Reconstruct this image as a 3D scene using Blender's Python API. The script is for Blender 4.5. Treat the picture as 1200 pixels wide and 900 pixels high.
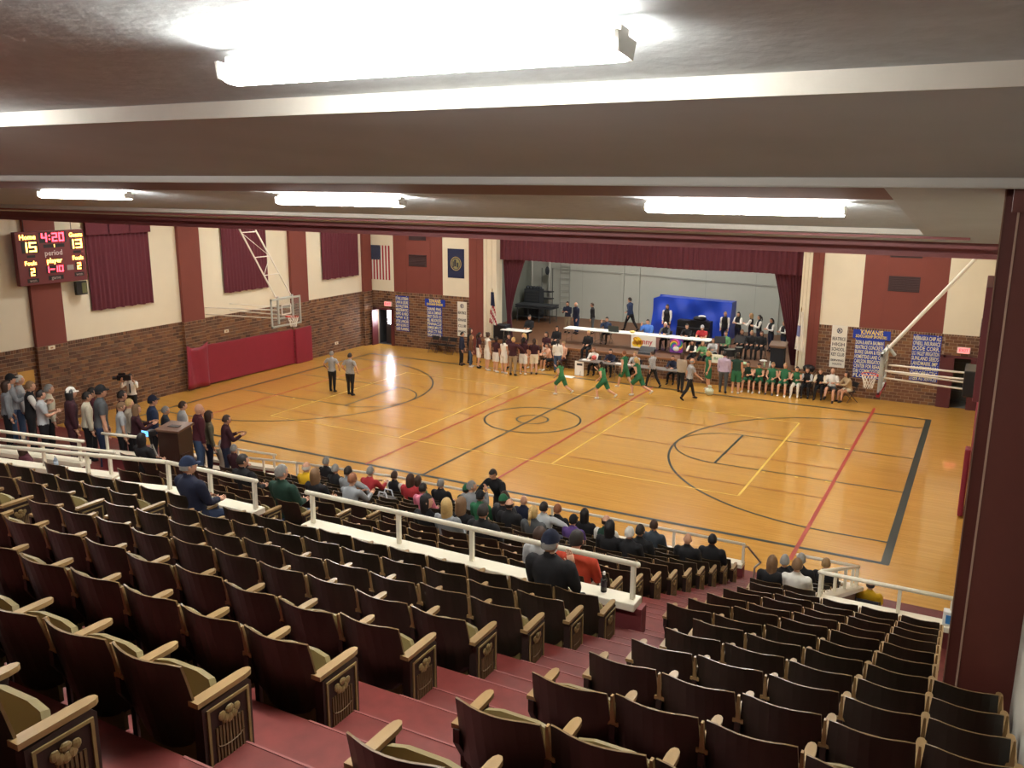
import bpy, math, random
import numpy as np
from mathutils import Vector, Matrix
random.seed(7)
RNG = random.Random(11)
SC = bpy.context.scene
COL = SC.collection
for o in list(bpy.data.objects):
    bpy.data.objects.remove(o)

# ------------------------------------------------------------------ camera
CAM_POS = (14.65, -28.723, 8.839)
CAM_YAW, CAM_PITCH, CAM_ROLL = math.radians(-28.42), math.radians(13.022), math.radians(0.295)
def make_camera():
    cd = bpy.data.cameras.new('camera')
    cd.sensor_width = 36.0
    cd.lens = 1027.78 / 1200.0 * 36.0
    cd.clip_start, cd.clip_end = 0.05, 200
    ob = bpy.data.objects.new('camera', cd)
    COL.objects.link(ob)
    f = Vector((math.sin(CAM_YAW)*math.cos(CAM_PITCH), math.cos(CAM_YAW)*math.cos(CAM_PITCH), -math.sin(CAM_PITCH)))
    r = Vector((math.cos(CAM_YAW), -math.sin(CAM_YAW), 0))
    u = r.cross(f)
    c, s = math.cos(CAM_ROLL), math.sin(CAM_ROLL)
    r2, u2 = r*c + u*s, u*c - r*s
    ob.matrix_world = Matrix(((r2.x, u2.x, -f.x, CAM_POS[0]), (r2.y, u2.y, -f.y, CAM_POS[1]),
                              (r2.z, u2.z, -f.z, CAM_POS[2]), (0, 0, 0, 1)))
    SC.camera = ob
make_camera()

# ------------------------------------------------------------------ world, exposure
w = bpy.data.worlds.new('world'); SC.world = w
w.use_nodes = True
w.node_tree.nodes['Background'].inputs[0].default_value = (0.9, 0.95, 1.0, 1)
w.node_tree.nodes['Background'].inputs[1].default_value = 0.6
SC.view_settings.view_transform = 'Standard'
SC.view_settings.look = 'None'
SC.view_settings.gamma = 1.0
SC.view_settings.use_curve_mapping = False
SC.view_settings.exposure = 1.0
# strengths of the room lamps and of the added stage lamps (the lamps themselves are built with their fixtures)
GYM_LAMP = 45.0       # ceiling panels over the court
TUBE_LAMP = 46.0      # fluorescent tubes under the seating ceiling
STAGE_FILL = 95.0      # unseen lamps added behind the stage valance

# ------------------------------------------------------------------ materials
MATS = {}
def lin(c):
    return tuple((x/12.92 if x <= .04045 else ((x+.055)/1.055)**2.4) for x in c)
def hexc(h):
    return lin(tuple(int(h[i:i+2], 16)/255 for i in (0, 2, 4)))
def mat(name, col, rough=.6, var=.0, scale=6.0, metal=0.0, bump=0.0, spec=.5, emit=None, estr=0, coat=0, alpha=None, trans=0):
    """principled material; var = strength of a noise that varies the colour, bump = fine relief"""
    if name in MATS:
        return MATS[name]
    m = bpy.data.materials.new(name); m.use_nodes = True
    nt = m.node_tree; b = nt.nodes['Principled BSDF']
    c = hexc(col) if isinstance(col, str) else col
    b.inputs['Base Color'].default_value = (*c, 1)
    b.inputs['Roughness'].default_value = rough
    b.inputs['Metallic'].default_value = metal
    b.inputs['Specular IOR Level'].default_value = spec
    if coat:
        b.inputs['Coat Weight'].default_value = coat; b.inputs['Coat Roughness'].default_value = .12
    if trans:
        b.inputs['Transmission Weight'].default_value = trans
    if emit:
        e = hexc(emit) if isinstance(emit, str) else emit
        b.inputs['Emission Color'].default_value = (*e, 1); b.inputs['Emission Strength'].default_value = estr
    if alpha is not None:
        b.inputs['Alpha'].default_value = alpha
    if var or bump:
        tc = nt.nodes.new('ShaderNodeTexCoord'); n = nt.nodes.new('ShaderNodeTexNoise')
        n.inputs['Scale'].default_value = scale; n.inputs['Detail'].default_value = 4
        nt.links.new(tc.outputs['Object'], n.inputs['Vector'])
        if var:
            mx = nt.nodes.new('ShaderNodeMix'); mx.data_type = 'RGBA'
            mx.inputs[6].default_value = (*[max(0, x*(1-var)) for x in c], 1)
            mx.inputs[7].default_value = (*[min(1, x*(1+var)) for x in c], 1)
            nt.links.new(n.outputs['Fac'], mx.inputs[0]); nt.links.new(mx.outputs[2], b.inputs['Base Color'])
        if bump:
            bp = nt.nodes.new('ShaderNodeBump'); bp.inputs['Strength'].default_value = bump; bp.inputs['Distance'].default_value = .02
            nt.links.new(n.outputs['Fac'], bp.inputs['Height']); nt.links.new(bp.outputs['Normal'], b.inputs['Normal'])
    MATS[name] = m
    return m

def wood_floor_mat(name, c1, c2, rough, coat):
    """strip flooring running along X"""
    m = bpy.data.materials.new(name); m.use_nodes = True
    nt = m.node_tree; b = nt.nodes['Principled BSDF']; L = nt.links
    tc = nt.nodes.new('ShaderNodeTexCoord')
    br = nt.nodes.new('ShaderNodeTexBrick')
    br.inputs['Scale'].default_value = 1.0
    br.inputs['Brick Width'].default_value = 1.7; br.inputs['Row Height'].default_value = .057
    br.inputs['Mortar Size'].default_value = .0015; br.inputs['Bias'].default_value = 0
    br.offset = .37
    br.inputs['Color1'].default_value = (*hexc(c1), 1); br.inputs['Color2'].default_value = (*hexc(c2), 1)
    br.inputs['Mortar'].default_value = (*[x*.7 for x in hexc(c1)], 1)
    mp = nt.nodes.new('ShaderNodeMapping'); mp.inputs['Scale'].default_value = (.35, 9, 1)
    n = nt.nodes.new('ShaderNodeTexNoise'); n.inputs['Scale'].default_value = 2.2; n.inputs['Detail'].default_value = 5
    mx = nt.nodes.new('ShaderNodeMix'); mx.data_type = 'RGBA'; mx.blend_type = 'MULTIPLY'; mx.inputs[0].default_value = .45
    cr = nt.nodes.new('ShaderNodeValToRGB')
    cr.color_ramp.elements[0].position = .3; cr.color_ramp.elements[0].color = (.72, .66, .6, 1)
    cr.color_ramp.elements[1].position = .7; cr.color_ramp.elements[1].color = (1, 1, 1, 1)
    L.new(tc.outputs['Object'], br.inputs['Vector']); L.new(tc.outputs['Object'], mp.inputs['Vector'])
    L.new(mp.outputs[0], n.inputs['Vector']); L.new(n.outputs['Fac'], cr.inputs[0])
    L.new(br.outputs['Color'], mx.inputs[6]); L.new(cr.outputs[0], mx.inputs[7])
    L.new(mx.outputs[2], b.inputs['Base Color'])
    b.inputs['Roughness'].default_value = rough
    b.inputs['Coat Weight'].default_value = coat; b.inputs['Coat Roughness'].default_value = .06
    MATS[name] = m
    return m

def cloth_stripe_mat(name, c1, c2, scale):
    m = bpy.data.materials.new(name); m.use_nodes = True
    nt = m.node_tree; b = nt.nodes['Principled BSDF']
    tc = nt.nodes.new('ShaderNodeTexCoord'); wv = nt.nodes.new('ShaderNodeTexWave')
    wv.inputs['Scale'].default_value = scale; wv.inputs['Distortion'].default_value = 0
    cr = nt.nodes.new('ShaderNodeValToRGB'); cr.color_ramp.interpolation = 'CONSTANT'
    cr.color_ramp.elements[0].color = (*hexc(c1), 1); cr.color_ramp.elements[1].color = (*hexc(c2), 1)
    cr.color_ramp.elements[1].position = .7
    nt.links.new(tc.outputs['Object'], wv.inputs['Vector']); nt.links.new(wv.outputs['Fac'], cr.inputs[0])
    nt.links.new(cr.outputs[0], b.inputs['Base Color']); b.inputs['Roughness'].default_value = .9
    MATS[name] = m
    return m

M_WHITEWALL = mat('cream_plaster', 'e0d9c2', .85, .05, 1.5, bump=.05)
M_MAROONWALL = mat('maroon_plaster', '7a3f36', .8, .06, 2, bump=.05)
M_MAROONTRIM = mat('maroon_gloss_paint', 'a06264', .42, .05, 3)
M_MORTAR = mat('mortar', 'a8947e', .95, .1, 20)
M_CEIL = mat('brown_ceiling_plaster', 'b8bfc2', .8, .14, 7, bump=.6)
M_CEIL2 = mat('brown_ceiling_border', 'b2b6b8', .78, .12, 1.1, bump=.2)
M_COLUMN = mat('maroon_column_paint', '5c2b24', .55, .08, 5)
M_RISER = mat('white_ceiling_riser', 'e6e2d8', .7, .05, 8, bump=.2)
M_RAIL = mat('cream_rail_paint', 'ebe4cf', .45, .03, 9)
M_REDFLOOR = mat('red_painted_concrete', '6e2c27', .55, .38, 8, bump=.06)
M_COURT = wood_floor_mat('maple_court', 'deab52', 'd29e47', .26, .6)
M_STAGEFLOOR = wood_floor_mat('stage_boards', '6f4a30', '634128', .5, .05)
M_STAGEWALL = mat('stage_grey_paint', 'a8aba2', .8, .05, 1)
M_CURTAIN = mat('maroon_curtain', '5e2430', .85, .15, 9)
M_STAGECURT = mat('stage_curtain', '5a2530', .85, .15, 9)
M_REDPAD = mat('red_vinyl_pad', '8c2438', .5, .1, 3, bump=.15)
M_BLACK = mat('black_plastic', '16161a', .45)
M_DARKMETAL = mat('dark_metal', '2a2a2c', .5, metal=.3)
M_WHITE = mat('white_enamel', 'e9e7e0', .35)
M_WHITEPAPER = mat('white_paper', 'efeee8', .8)
M_CHROME = mat('chrome', 'c8c8c8', .25, metal=1)
M_GLASS = mat('backboard_glass', 'b8c4c4', .08, alpha=.1, spec=.6)
M_TAN = mat('worn_tan_wood', '977a50', .38, .18, 14)
M_TANSEAT = mat('olive_tan_seat', '76683f', .5, .15, 10)
M_SEATBACK = mat('dark_stained_plywood', '2a251c', .34, .2, 7)
M_SEATIRON = mat('brown_cast_iron', '2f211c', .5, .2, 12)
M_SEATGOLD = mat('worn_gilt', '8f7a4e', .42, .25, 20)
M_VENT = mat('dark_vent', '3f2c2e', .7)
M_LED_Y = mat('amber_led', 'ffd070', .5, emit='ffb24a', estr=5)
M_LED_R = mat('red_led', 'ff5060', .5, emit=(1.0, .03, .05), estr=5)
M_LED_OFF = mat('unlit_lettering', '9a8f8a', .7)
M_TABLEWHITE = mat('white_laminate', 'e8ece8', .5)
M_TABLEGREY = mat('grey_brown_laminate', '6d6660', .5)

# ------------------------------------------------------------------ mesh helpers
class MB:
    """collects shapes of ONE part; build() links it as one mesh object"""
    def __init__(s):
        s.v, s.f, s.m = [], [], []
    def add(s, v, f, mi=0):
        o = len(s.v); s.v += [tuple(p) for p in v]; s.f += [tuple(i+o for i in q) for q in f]; s.m += [mi]*len(f)
        return s
    def box(s, x0, x1, y0, y1, z0, z1, mi=0):
        v = [(x, y, z) for z in (z0, z1) for y in (y0, y1) for x in (x0, x1)]
        return s.add(v, [(0, 2, 3, 1), (4, 5, 7, 6), (0, 1, 5, 4), (1, 3, 7, 5), (3, 2, 6, 7), (2, 0, 4, 6)], mi)
    def obox(s, c, ax, ay, az, mi=0):
        c, ax, ay, az = map(Vector, (c, ax, ay, az))
        v = [c+ax*i+ay*j+az*k for k in (-1, 1) for j in (-1, 1) for i in (-1, 1)]
        return s.add(v, [(0, 2, 3, 1), (4, 5, 7, 6), (0, 1, 5, 4), (1, 3, 7, 5), (3, 2, 6, 7), (2, 0, 4, 6)], mi)
    def tube(s, p, q, r0, r1=None, n=8, mi=0):
        p, q = Vector(p), Vector(q); r1 = r0 if r1 is None else r1
        d = (q-p).normalized(); a = Vector((0, 0, 1)) if abs(d.z) < .9 else Vector((1, 0, 0))
        u = d.cross(a).normalized(); w_ = d.cross(u)
        v = []
        for P, r in ((p, r0), (q, r1)):
            for i in range(n):
                t = 2*math.pi*i/n
                v.append(P+(u*math.cos(t)+w_*math.sin(t))*r)
        f = [(i, (i+1) % n, n+(i+1) % n, n+i) for i in range(n)]
        f += [tuple(range(n-1, -1, -1)), tuple(range(n, 2*n))]
        return s.add(v, f, mi)
    def path(s, pts, r, n=8, mi=0):
        for a, b in zip(pts, pts[1:]):
            s.tube(a, b, r, n=n, mi=mi)
        return s
    def prism(s, poly, axis, a, b, mi=0):
        """poly = 2-D outline, extruded along axis from a to b"""
        n = len(poly); v = []
        for t in (a, b):
            for (p, q) in poly:
                v.append((t, p, q) if axis == 'x' else (p, t, q) if axis == 'y' else (p, q, t))
        f = [(i, (i+1) % n, n+(i+1) % n, n+i) for i in range(n)] + [tuple(range(n-1, -1, -1)), tuple(range(n, 2*n))]
        return s.add(v, f, mi)
    def sphere(s, c, r, nu=10, nv=7, mi=0):
        rx, ry, rz = r if isinstance(r, (tuple, list)) else (r, r, r)
        v = [(c[0], c[1], c[2]-rz)]
        for j in range(1, nv):
            t = -math.pi/2+math.pi*j/nv
            for i in range(nu):
                a = 2*math.pi*i/nu
                v.append((c[0]+rx*math.cos(t)*math.cos(a), c[1]+ry*math.cos(t)*math.sin(a), c[2]+rz*math.sin(t)))
        v.append((c[0], c[1], c[2]+rz))
        f = [(0, 1+(i+1) % nu, 1+i) for i in range(nu)]
        for j in range(nv-2):
            for i in range(nu):
                a, b = 1+j*nu+i, 1+j*nu+(i+1) % nu
                f.append((a, b, b+nu, a+nu))
        l = len(v)-1; b0 = 1+(nv-2)*nu
        f += [(b0+i, b0+(i+1) % nu, l) for i in range(nu)]
        return s.add(v, f, mi)
    def build(s, name, mats, parent=None, loc=None, rotz=0, smooth=False, bevel=0):
        me = bpy.data.meshes.new(name); me.from_pydata(s.v, [], s.f)
        for m in (mats if isinstance(mats, (list, tuple)) else [mats]):
            me.materials.append(m)
        if any(s.m):
            me.polygons.foreach_set('material_index', s.m)
        if smooth:
            me.polygons.foreach_set('use_smooth', [True]*len(s.f))
        me.update()
        return link(name, me, parent, loc, rotz, bevel)
def link(name, me, parent=None, loc=None, rotz=0, bevel=0):
    ob = bpy.data.objects.new(name, me); COL.objects.link(ob)
    if parent is not None:
        ob.parent = parent
    if loc is not None:
        ob.location = loc
    if rotz:
        ob.rotation_euler = (0, 0, rotz)
    if bevel:
        b = ob.modifiers.new('bevel', 'BEVEL'); b.width = bevel; b.segments = 2; b.limit_method = 'ANGLE'
    return ob
def tag(o, label, cat, group=None, kind=None):
    o['label'] = label
    if cat: o['category'] = cat
    if group: o['group'] = group
    if kind: o['kind'] = kind
    return o
def struct(o, label, cat='structure'):
    o['kind'] = 'structure'; o['label'] = label; o['category'] = cat
    return o
def thing(name, label, cat, loc=(0, 0, 0), rotz=0, group=None):
    o = bpy.data.objects.new(name, None); COL.objects.link(o)
    o.empty_display_size = .1
    o.location = loc; o.rotation_euler = (0, 0, rotz)
    return tag(o, label, cat, group)
TEXTQ = []
def text(name, body, size, m, parent, loc, rot, width=None, extrude=.004):
    """lettering: queued, turned into meshes together at the end"""
    cu = bpy.data.curves.new(name, 'FONT'); cu.body = body; cu.size = size
    cu.align_x = 'CENTER'; cu.align_y = 'CENTER'; cu.extrude = extrude; cu.resolution_u = 2; cu.offset = size*.012
    ob = bpy.data.objects.new(name, cu); COL.objects.link(ob)
    TEXTQ.append((ob, name, m, parent, loc, rot, width))
def flush_text():
    dg = bpy.context.evaluated_depsgraph_get()
    for ob, name, m, parent, loc, rot, width in TEXTQ:
        me = bpy.data.meshes.new_from_object(ob.evaluated_get(dg)); me.name = name
        if width and len(me.vertices):
            xs = [v.co.x for v in me.vertices]; k = width/max(1e-6, max(xs)-min(xs))
            for v in me.vertices: v.co.x *= k
        me.materials.clear(); me.materials.append(m)
        bpy.data.objects.remove(ob)
        o = link(name, me, parent); o.location = loc; o.rotation_euler = rot
    TEXTQ.clear()
ORD = ['first', 'second', 'third', 'fourth', 'fifth', 'sixth', 'seventh', 'eighth', 'ninth', 'tenth', 'eleventh', 'twelfth',
       'thirteenth', 'fourteenth', 'fifteenth', 'sixteenth', 'seventeenth']
# ================================================================== STRUCTURE
XL, XR, YF = -15.1, 14.95, 9.95          # gym walls: left, right, far
SEATR = 15.24                            # right wall of the seating hall
BRT = 2.98                               # top of the brick wainscot
def F(y): return 4.03 - .368*(y+20.7)    # level of the raked floor

# ---- court floor and its painted lines
floor = struct(MB().box(XL-.2, XR+.2, -9.4, YF+.1, -.2, 0).build('floor', M_COURT), 'glossy maple basketball court floor with painted lines', 'floor')
def ln(mb, p, q, wd, z=.002):
    z += .004
    p, q = Vector((*p, z)), Vector((*q, z)); d = (q-p).normalized(); n = Vector((-d.y, d.x, 0))*wd/2
    mb.add([p-n, q-n, q+n, p+n], [(0, 1, 2, 3)])
def arc(mb, c, r, a0, a1, wd, z=.0025, n=48):
    z += .004
    v, f = [], []
    for i in range(n+1):
        t = math.radians(a0+(a1-a0)*i/n)
        for rr in (r-wd/2, r+wd/2):
            v.append((c[0]+rr*math.cos(t), c[1]+rr*math.sin(t), z))
    for i in range(n):
        f.append((2*i, 2*i+1, 2*i+3, 2*i+2))
    mb.add(v, f)
M_LDARK = mat('dark_green_line_paint', '2c3a33', .4)
M_LRED = mat('red_line_paint', 'b03a2c', .4)
M_LBROWN = mat('brown_line_paint', '9a5a2c', .4)
M_LYEL = mat('yellow_line_paint', 'f2cf60', .4)
FT = .3048
HL, HW = 13.34, 7.43
for nm, s in (('boundary_line', 0),):
    for y in (-HW, HW):
        b = MB(); ln(b, (-HL, y), (HL, y), .14); b.build('boundary_line', M_LDARK, floor)
    b = MB(); ln(b, (HL-.09, -HW-.03), (HL-.09, HW+.03), .2, .0028); b.build('boundary_line', M_LDARK, floor)
    b = MB(); ln(b, (-HL, -HW), (-HL, HW), .11, .0028); b.build('boundary_line', M_LDARK, floor)
b = MB(); ln(b, (0, -HW), (0, HW), .085, .0032); b.build('centre_line', M_LDARK, floor)
for r in (.6, 1.83):
    b = MB(); arc(b, (0, 0), r, 0, 360, .075); b.build('centre_circle', M_LDARK, floor)
for s in (-1, 1):
    bx = HL-1.6
    b = MB()
    if s > 0: arc(b, (bx, 0), 6.02, 90, 270, .075)
    else: arc(b, (-bx, 0), 6.02, -90, 90, .075)
    for y in (-6.02, 6.02): ln(b, (s*bx, y), (s*HL, y), .075, .0024)
    b.build('three_point_line', M_LDARK, floor)
    fx = HL-5.79
    b = MB()
    for y in (-1.83, 1.83): ln(b, (s*fx, y), (s*HL, y), .06, .003)
    ln(b, (s*fx, -1.83), (s*fx, 1.83), .08, .003)
    b.build('lane_line', M_LDARK, floor)
    b = MB()
    if s > 0: arc(b, (fx, 0), 1.83, 90, 270, .06, .0032)
    else: arc(b, (-fx, 0), 1.83, -90, 90, .06, .0032)
    b.build('free_throw_circle', M_LDARK, floor)
    b = MB()
    for y in (-1.95, 1.95):
        for x in (HL-2.2, HL-3.2, HL-4.2):
            ln(b, (s*(x-.15 if x > HL-2.5 else x-.05), y), (s*(x+.15 if x > HL-2.5 else x+.05), y), .09, .003)
    b.build('lane_mark', M_LYEL, floor)
for x, wd in ((-11.2, .07), (-2.18, .075), (2.18, .08), (11.22, .1)):
    b = MB(); ln(b, (x, -8.3 if x > 11 else -HW), (x, 8.3 if x > 11 else HW), wd, .0035); b.build('red_line', M_LRED, floor)
for y in (2.4, -.56, -3.5):
    for s in (-1, 1):
        b = MB(); ln(b, (s*2.18, y), (s*11.2, y), .05, .003); b.build('brown_line', M_LBROWN, floor)
for x in (-9, -3, 3, 9):
    b = MB(); ln(b, (x, -4.5), (x, 4.5), .07, .0038); b.build('yellow_line', M_LYEL, floor)
for y in (-4.5, 4.5):
    b = MB(); ln(b, (-9, y), (9, y), .05, .0036); b.build('yellow_line', M_LYEL, floor)

# ---- brick wainscots: bricks stand proud of the recessed mortar
BR_COLS = ['6e4a34', '7b563c', '5c3e2e', '86603f', '523828', '6b503e']
M_BRICK = [mat('brick_%s' % 'abcdef'[i], c, .85, .14, 14, bump=.1) for i, c in enumerate(BR_COLS)]
def brick_list(u0, u1, z0, z1, rnd):
    out = []
    BW, BH, J = .30, .135, .02
    nz = int(round((z1-z0-.12)/BH))
    for k in range(nz):
        z = z0+k*BH; u = u0-(BW/2 if k % 2 else 0)
        while u < u1-.02:
            a, b = max(u, u0)+J/2, min(u+BW, u1)-J/2
            if b-a > .05: out.append((a, b, z+J/2, z+BH-J/2, rnd.choices(range(6), (5, 5, 3, 3, 2, 3))[0]))
            u += BW
    zt = z0+nz*BH; u = u0
    while u < u1-.03:
        out.append((u+J/2, min(u+.1, u1)-J/2, zt+J/2, z1-J/2, rnd.choices(range(6), (4, 4, 4, 2, 4, 2))[0])); u += .1
    return out
def brick_wall(parent, plane, side, pos, u0, u1, z0, z1, singles=0, key=None):
    """bricks on the plane x=pos or y=pos, proud towards side (+1/-1)"""
    rnd = random.Random(int(abs(u0*10))+5)
    bl = brick_list(u0, u1, z0, z1, rnd)
    if singles:
        bl.sort(key=key)
    cache = {}
    for (a, b, c, d, m) in bl[:singles]:
        k = (round(b-a, 3), round(d-c, 3), m)
        h, v = (b-a)/2, (d-c)/2
        if k not in cache:
            bm = MB().box(-.006, .008, -h, h, -v, v) if plane == 'x' else MB().box(-h, h, -.008, .006, -v, v)
            me = bpy.data.meshes.new('brick'); me.from_pydata(bm.v, [], bm.f); me.materials.append(M_BRICK[m]); cache[k] = me
        o = bpy.data.objects.new('brick', cache[k]); COL.objects.link(o); o.parent = parent
        o.location = (pos+side*.006, (a+b)/2, (c+d)/2) if plane == 'x' else ((a+b)/2, pos+side*.006, (c+d)/2)
    mb = MB()
    for (a, b, c, d, m) in bl[singles:]:
        e = rnd.uniform(.009, .014)
        if plane == 'x': mb.box(min(pos, pos+side*e), max(pos, pos+side*e), a, b, c, d, m)
        else: mb.box(a, b, min(pos, pos+side*e), max(pos, pos+side*e), c, d, m)
    if mb.v:
        o = mb.build('brick_courses', M_BRICK, parent); o['kind'] = 'stuff'

# left wall (mortar bed below, plaster above)
wl = MB().box(XL-.25, XL, -12.6, YF+.2, 0, BRT, 0).box(XL-.25, XL, -12.6, YF+.2, BRT, 8.7, 1).build('wall_left', [M_MORTAR, M_WHITEWALL])
struct(wl, 'left gym wall, brick wainscot below cream plaster with maroon pilasters', 'wall')
def vis_key(t):
    a, b, c, d, m = t
    return (abs((a+b)/2+5.2)*.55 + abs(c-2.1)*1.6)
brick_wall(wl, 'x', 1, XL, -12.6, YF, 0, BRT, 300, vis_key)
PIL = [(-9.7, -8.52), (-3.1, -1.98), (3.5, 4.68), (9.1, 9.8)]
for a, b in PIL:
    MB().box(XL, XL+.16, a, b, BRT-.02, 8.6).build('pilaster', M_MAROONWALL, wl, bevel=.01)
    pb = MB().box(XL, XL+.16, a, b, 0, BRT-.02).build('pilaster_base', M_MORTAR, wl)
    mb = MB(); rnd = random.Random(3)
    for (u0, u1, z0, z1, m) in brick_list(a, b, 0, BRT-.02, rnd):
        mb.box(XL+.16, XL+.172, u0, u1, z0, z1, m)
    for (u0, u1, z0, z1, m) in brick_list(XL+.01, XL+.17, 0, BRT-.02, rnd):
        mb.box(u0, u1, a-.012, a, z0, z1, m)
    o = mb.build('brick_courses', M_BRICK, pb); o['kind'] = 'stuff'

# far wall: panels left and right of the stage
wf = MB()
def fpan(x0, x1, z0, z1, mi, y=YF):
    wf.box(x0, x1, y, YF+.3, z0, z1, mi)
for x0, x1, z0, z1, mi in [(-15.35, -14.86, 0, BRT, 0), (-14.86, -13.68, 1.98, BRT, 0), (-13.68, -7.9, 0, BRT, 0), (-15.35, -13.57, BRT, 8.7, 1), (-13.57, -10.43, BRT, 8.7, 2), (-10.43, -8.78, BRT, 8.7, 1),
                           (8.55, 13.42, 0, BRT, 0), (13.42, 14.72, 2.08, BRT, 0), (14.72, 15.2, 0, BRT, 0), (8.5, 10.15, BRT, 8.7, 1), (10.15, 13.3, BRT, 8.7, 2), (13.3, 15.2, BRT, 8.7, 1)]:
    fpan(x0, x1, z0, z1, mi)
wf.box(-7.15, 7.72, YF, YF+.3, 6.15, 8.7, 2)
wfo = struct(wf.build('wall_far', [M_MORTAR, M_WHITEWALL, M_MAROONWALL]), 'far gym wall with maroon and cream panels over brick around the stage', 'wall')
brick_wall(wfo, 'y', -1, YF, -15.1, -14.86, 0, BRT)
brick_wall(wfo, 'y', -1, YF, -14.86, -13.68, 2.05, BRT)
brick_wall(wfo, 'y', -1, YF, -13.68, -8.8, 0, BRT)
brick_wall(wfo, 'y', -1, YF, 8.56, 13.42, 0, BRT)
brick_wall(wfo, 'y', -1, YF, 13.42, 14.72, 2.1, BRT)
brick_wall(wfo, 'y', -1, YF, 14.72, 14.94, 0, BRT)
for x0, x1 in ((-8.8, -7.9), (8.1, 8.56)):
    MB().box(x0, x1, YF-.05, YF+.1, 0, 8.6).box((x0+x1)/2-.02, (x0+x1)/2+.02, YF-.07, YF-.05, 0, 8.6).build('maroon_panel', M_MAROONWALL, wfo)
for x0, x1 in ((-7.9, -7.15), (7.72, 8.1)):
    MB().box(x0, x1, YF-.12, YF+.5, 0, 8.6).box(x0+.2*(x1-x0), x0+.28*(x1-x0), YF-.16, YF-.1, 0, 8.6).box(x0+.6*(x1-x0), x0+.68*(x1-x0), YF-.16, YF-.1, 0, 8.6).build('proscenium_post', M_WHITEWALL, wfo, bevel=.015)
for x in (-12.75, -11.2):
    MB().box(x-.015, x+.015, YF-.012, YF, BRT, 8.6).build('panel_seam', M_MAROONWALL, wfo)
for x in (10.98, 12.4):
    MB().box(x-.015, x+.015, YF-.012, YF, BRT, 8.6).build('panel_seam', M_MAROONWALL, wfo)
def vent(x0, x1, z0, z1, label):
    t = thing('wall_vent', label, 'vent', ((x0+x1)/2, YF, z0))
    hw = (x1-x0)/2; h = z1-z0
    MB().box(-hw, hw, -.02, 0, 0, h).build('vent_frame', M_VENT, t)
    n = 9
    for i in range(n):
        z = h*(i+.6)/n
        MB().obox((0, -.028, z), (hw*.95, 0, 0), (0, .012, -.008), (0, .002, .003)).build('slat', mat('vent_slat', '4a3436', .6), t)
vent(-12.53, -11.45, 5.78, 6.2, 'upper narrow dark vent grille high above the two left blue banners')
vent(-12.56, -11.43, 4.4, 5.02, 'larger dark vent grille above the two left blue banners')
vent(11.07, 12.27, 5.92, 6.3, 'upper narrow dark vent grille right of the stage, near ceiling')
vent(11.11, 12.28, 4.56, 5.18, 'larger dark vent grille above the sponsors banner right of the stage')

# right gym wall and seating hall walls
wr = MB().box(XR, XR+.3, -19.6, YF+.2, -.1, BRT, 0).box(XR, XR+.3, -19.6, YF+.2, BRT, 8.7, 1).build('wall_right', [M_MORTAR, M_WHITEWALL])
struct(wr, 'right gym wall seen edge-on behind the maroon column', 'wall')
brick_wall(wr, 'x', -1, XR, -9.4, YF, 0, BRT)
M_SEATWALL = mat('grey_white_plaster', 'bcb8ac', .85, .05, 2, bump=.08)
struct(MB().box(SEATR, SEATR+.3, -34, -19.6, 2, 11).build('wall_seating_right', M_SEATWALL), 'pale plaster wall at the right edge beside the seats', 'wall')
struct(MB().box(-15.6, -15.3, -34, -12.6, 0, 11).build('wall_seating_left', M_SEATWALL), 'pale plaster wall on the left of the seating hall', 'wall')
struct(MB().box(-15.6, SEATR+.3, -34.3, -34, 4, 11).build('wall_back', M_SEATWALL), 'pale plaster wall behind the last seat rows', 'wall')

# ---- doors
def door(n, x0, x1, ztop, label, glass):
    d = thing('door_%d' % n, label, 'door', ((x0+x1)/2, YF, 0)); d['kind'] = 'structure'
    hw = (x1-x0)/2
    mdoor = mat('maroon_door_paint', '5c2a2e', .45)
    for s in (-1, 1):
        MB().box(s*hw-.09, s*hw+.09, -.1, .05, 0, ztop+.09).build('door_frame', mdoor, d)
    MB().box(-hw, hw, -.1, .05, ztop, ztop+.09).build('door_head', mdoor, d)
    mp = mat('grey_passage', '3c4044', .8) if glass else mat('grey_block_passage', '6e6b64', .85, .1, 3)
    cor = MB().box(-hw, hw, 1.5, 1.55, 0, 2.4).box(-hw-.05, -hw, .3, 1.55, 0, 2.4).box(hw, hw+.05, .3, 1.55, 0, 2.4).box(-hw, hw, .3, 1.55, ztop+.02, 2.4).box(-hw-.05, hw+.05, .05, 1.55, -.1, -.002)
    cor.build('passage', mp, d)
    if glass:
        MB().box(-hw+.08, -hw+.14, -.5, .0, 0, ztop-.02).build('door_leaf', mdoor, d)
        MB().box(-.16, .55, .36, .4, 0, ztop-.02).build('door_leaf', mat('dark_inner_door', '2c2a2c', .6), d)
        MB().box(-.03, .2, .345, .36, 1.12, ztop-.07).build('lit_pane', mat('daylit_pane', 'ffffff', .4, emit='f4f8ff', estr=45), d)
    else:
        for z in (.4, .8, 1.2, 1.6):
            MB().box(-hw, hw, 1.49, 1.5, z, z+.015).build('block_joint', mat('block_joint', '8c8a84', .9), d)
        MB().box(-hw+.08, -hw+.42, -.12, -.06, 0, ztop).build('door_leaf', mdoor, d)
        MB().box(hw-.3, hw-.06, -.12, -.06, 0, ztop).build('door_leaf', mdoor, d)
    return d
door(1, -14.86, -13.68, 1.95, 'open maroon door with daylit pane in far left corner of gym', True)
door(2, 13.42, 14.72, 2.05, 'open maroon doorway below right exit sign by the hoop', False)
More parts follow.
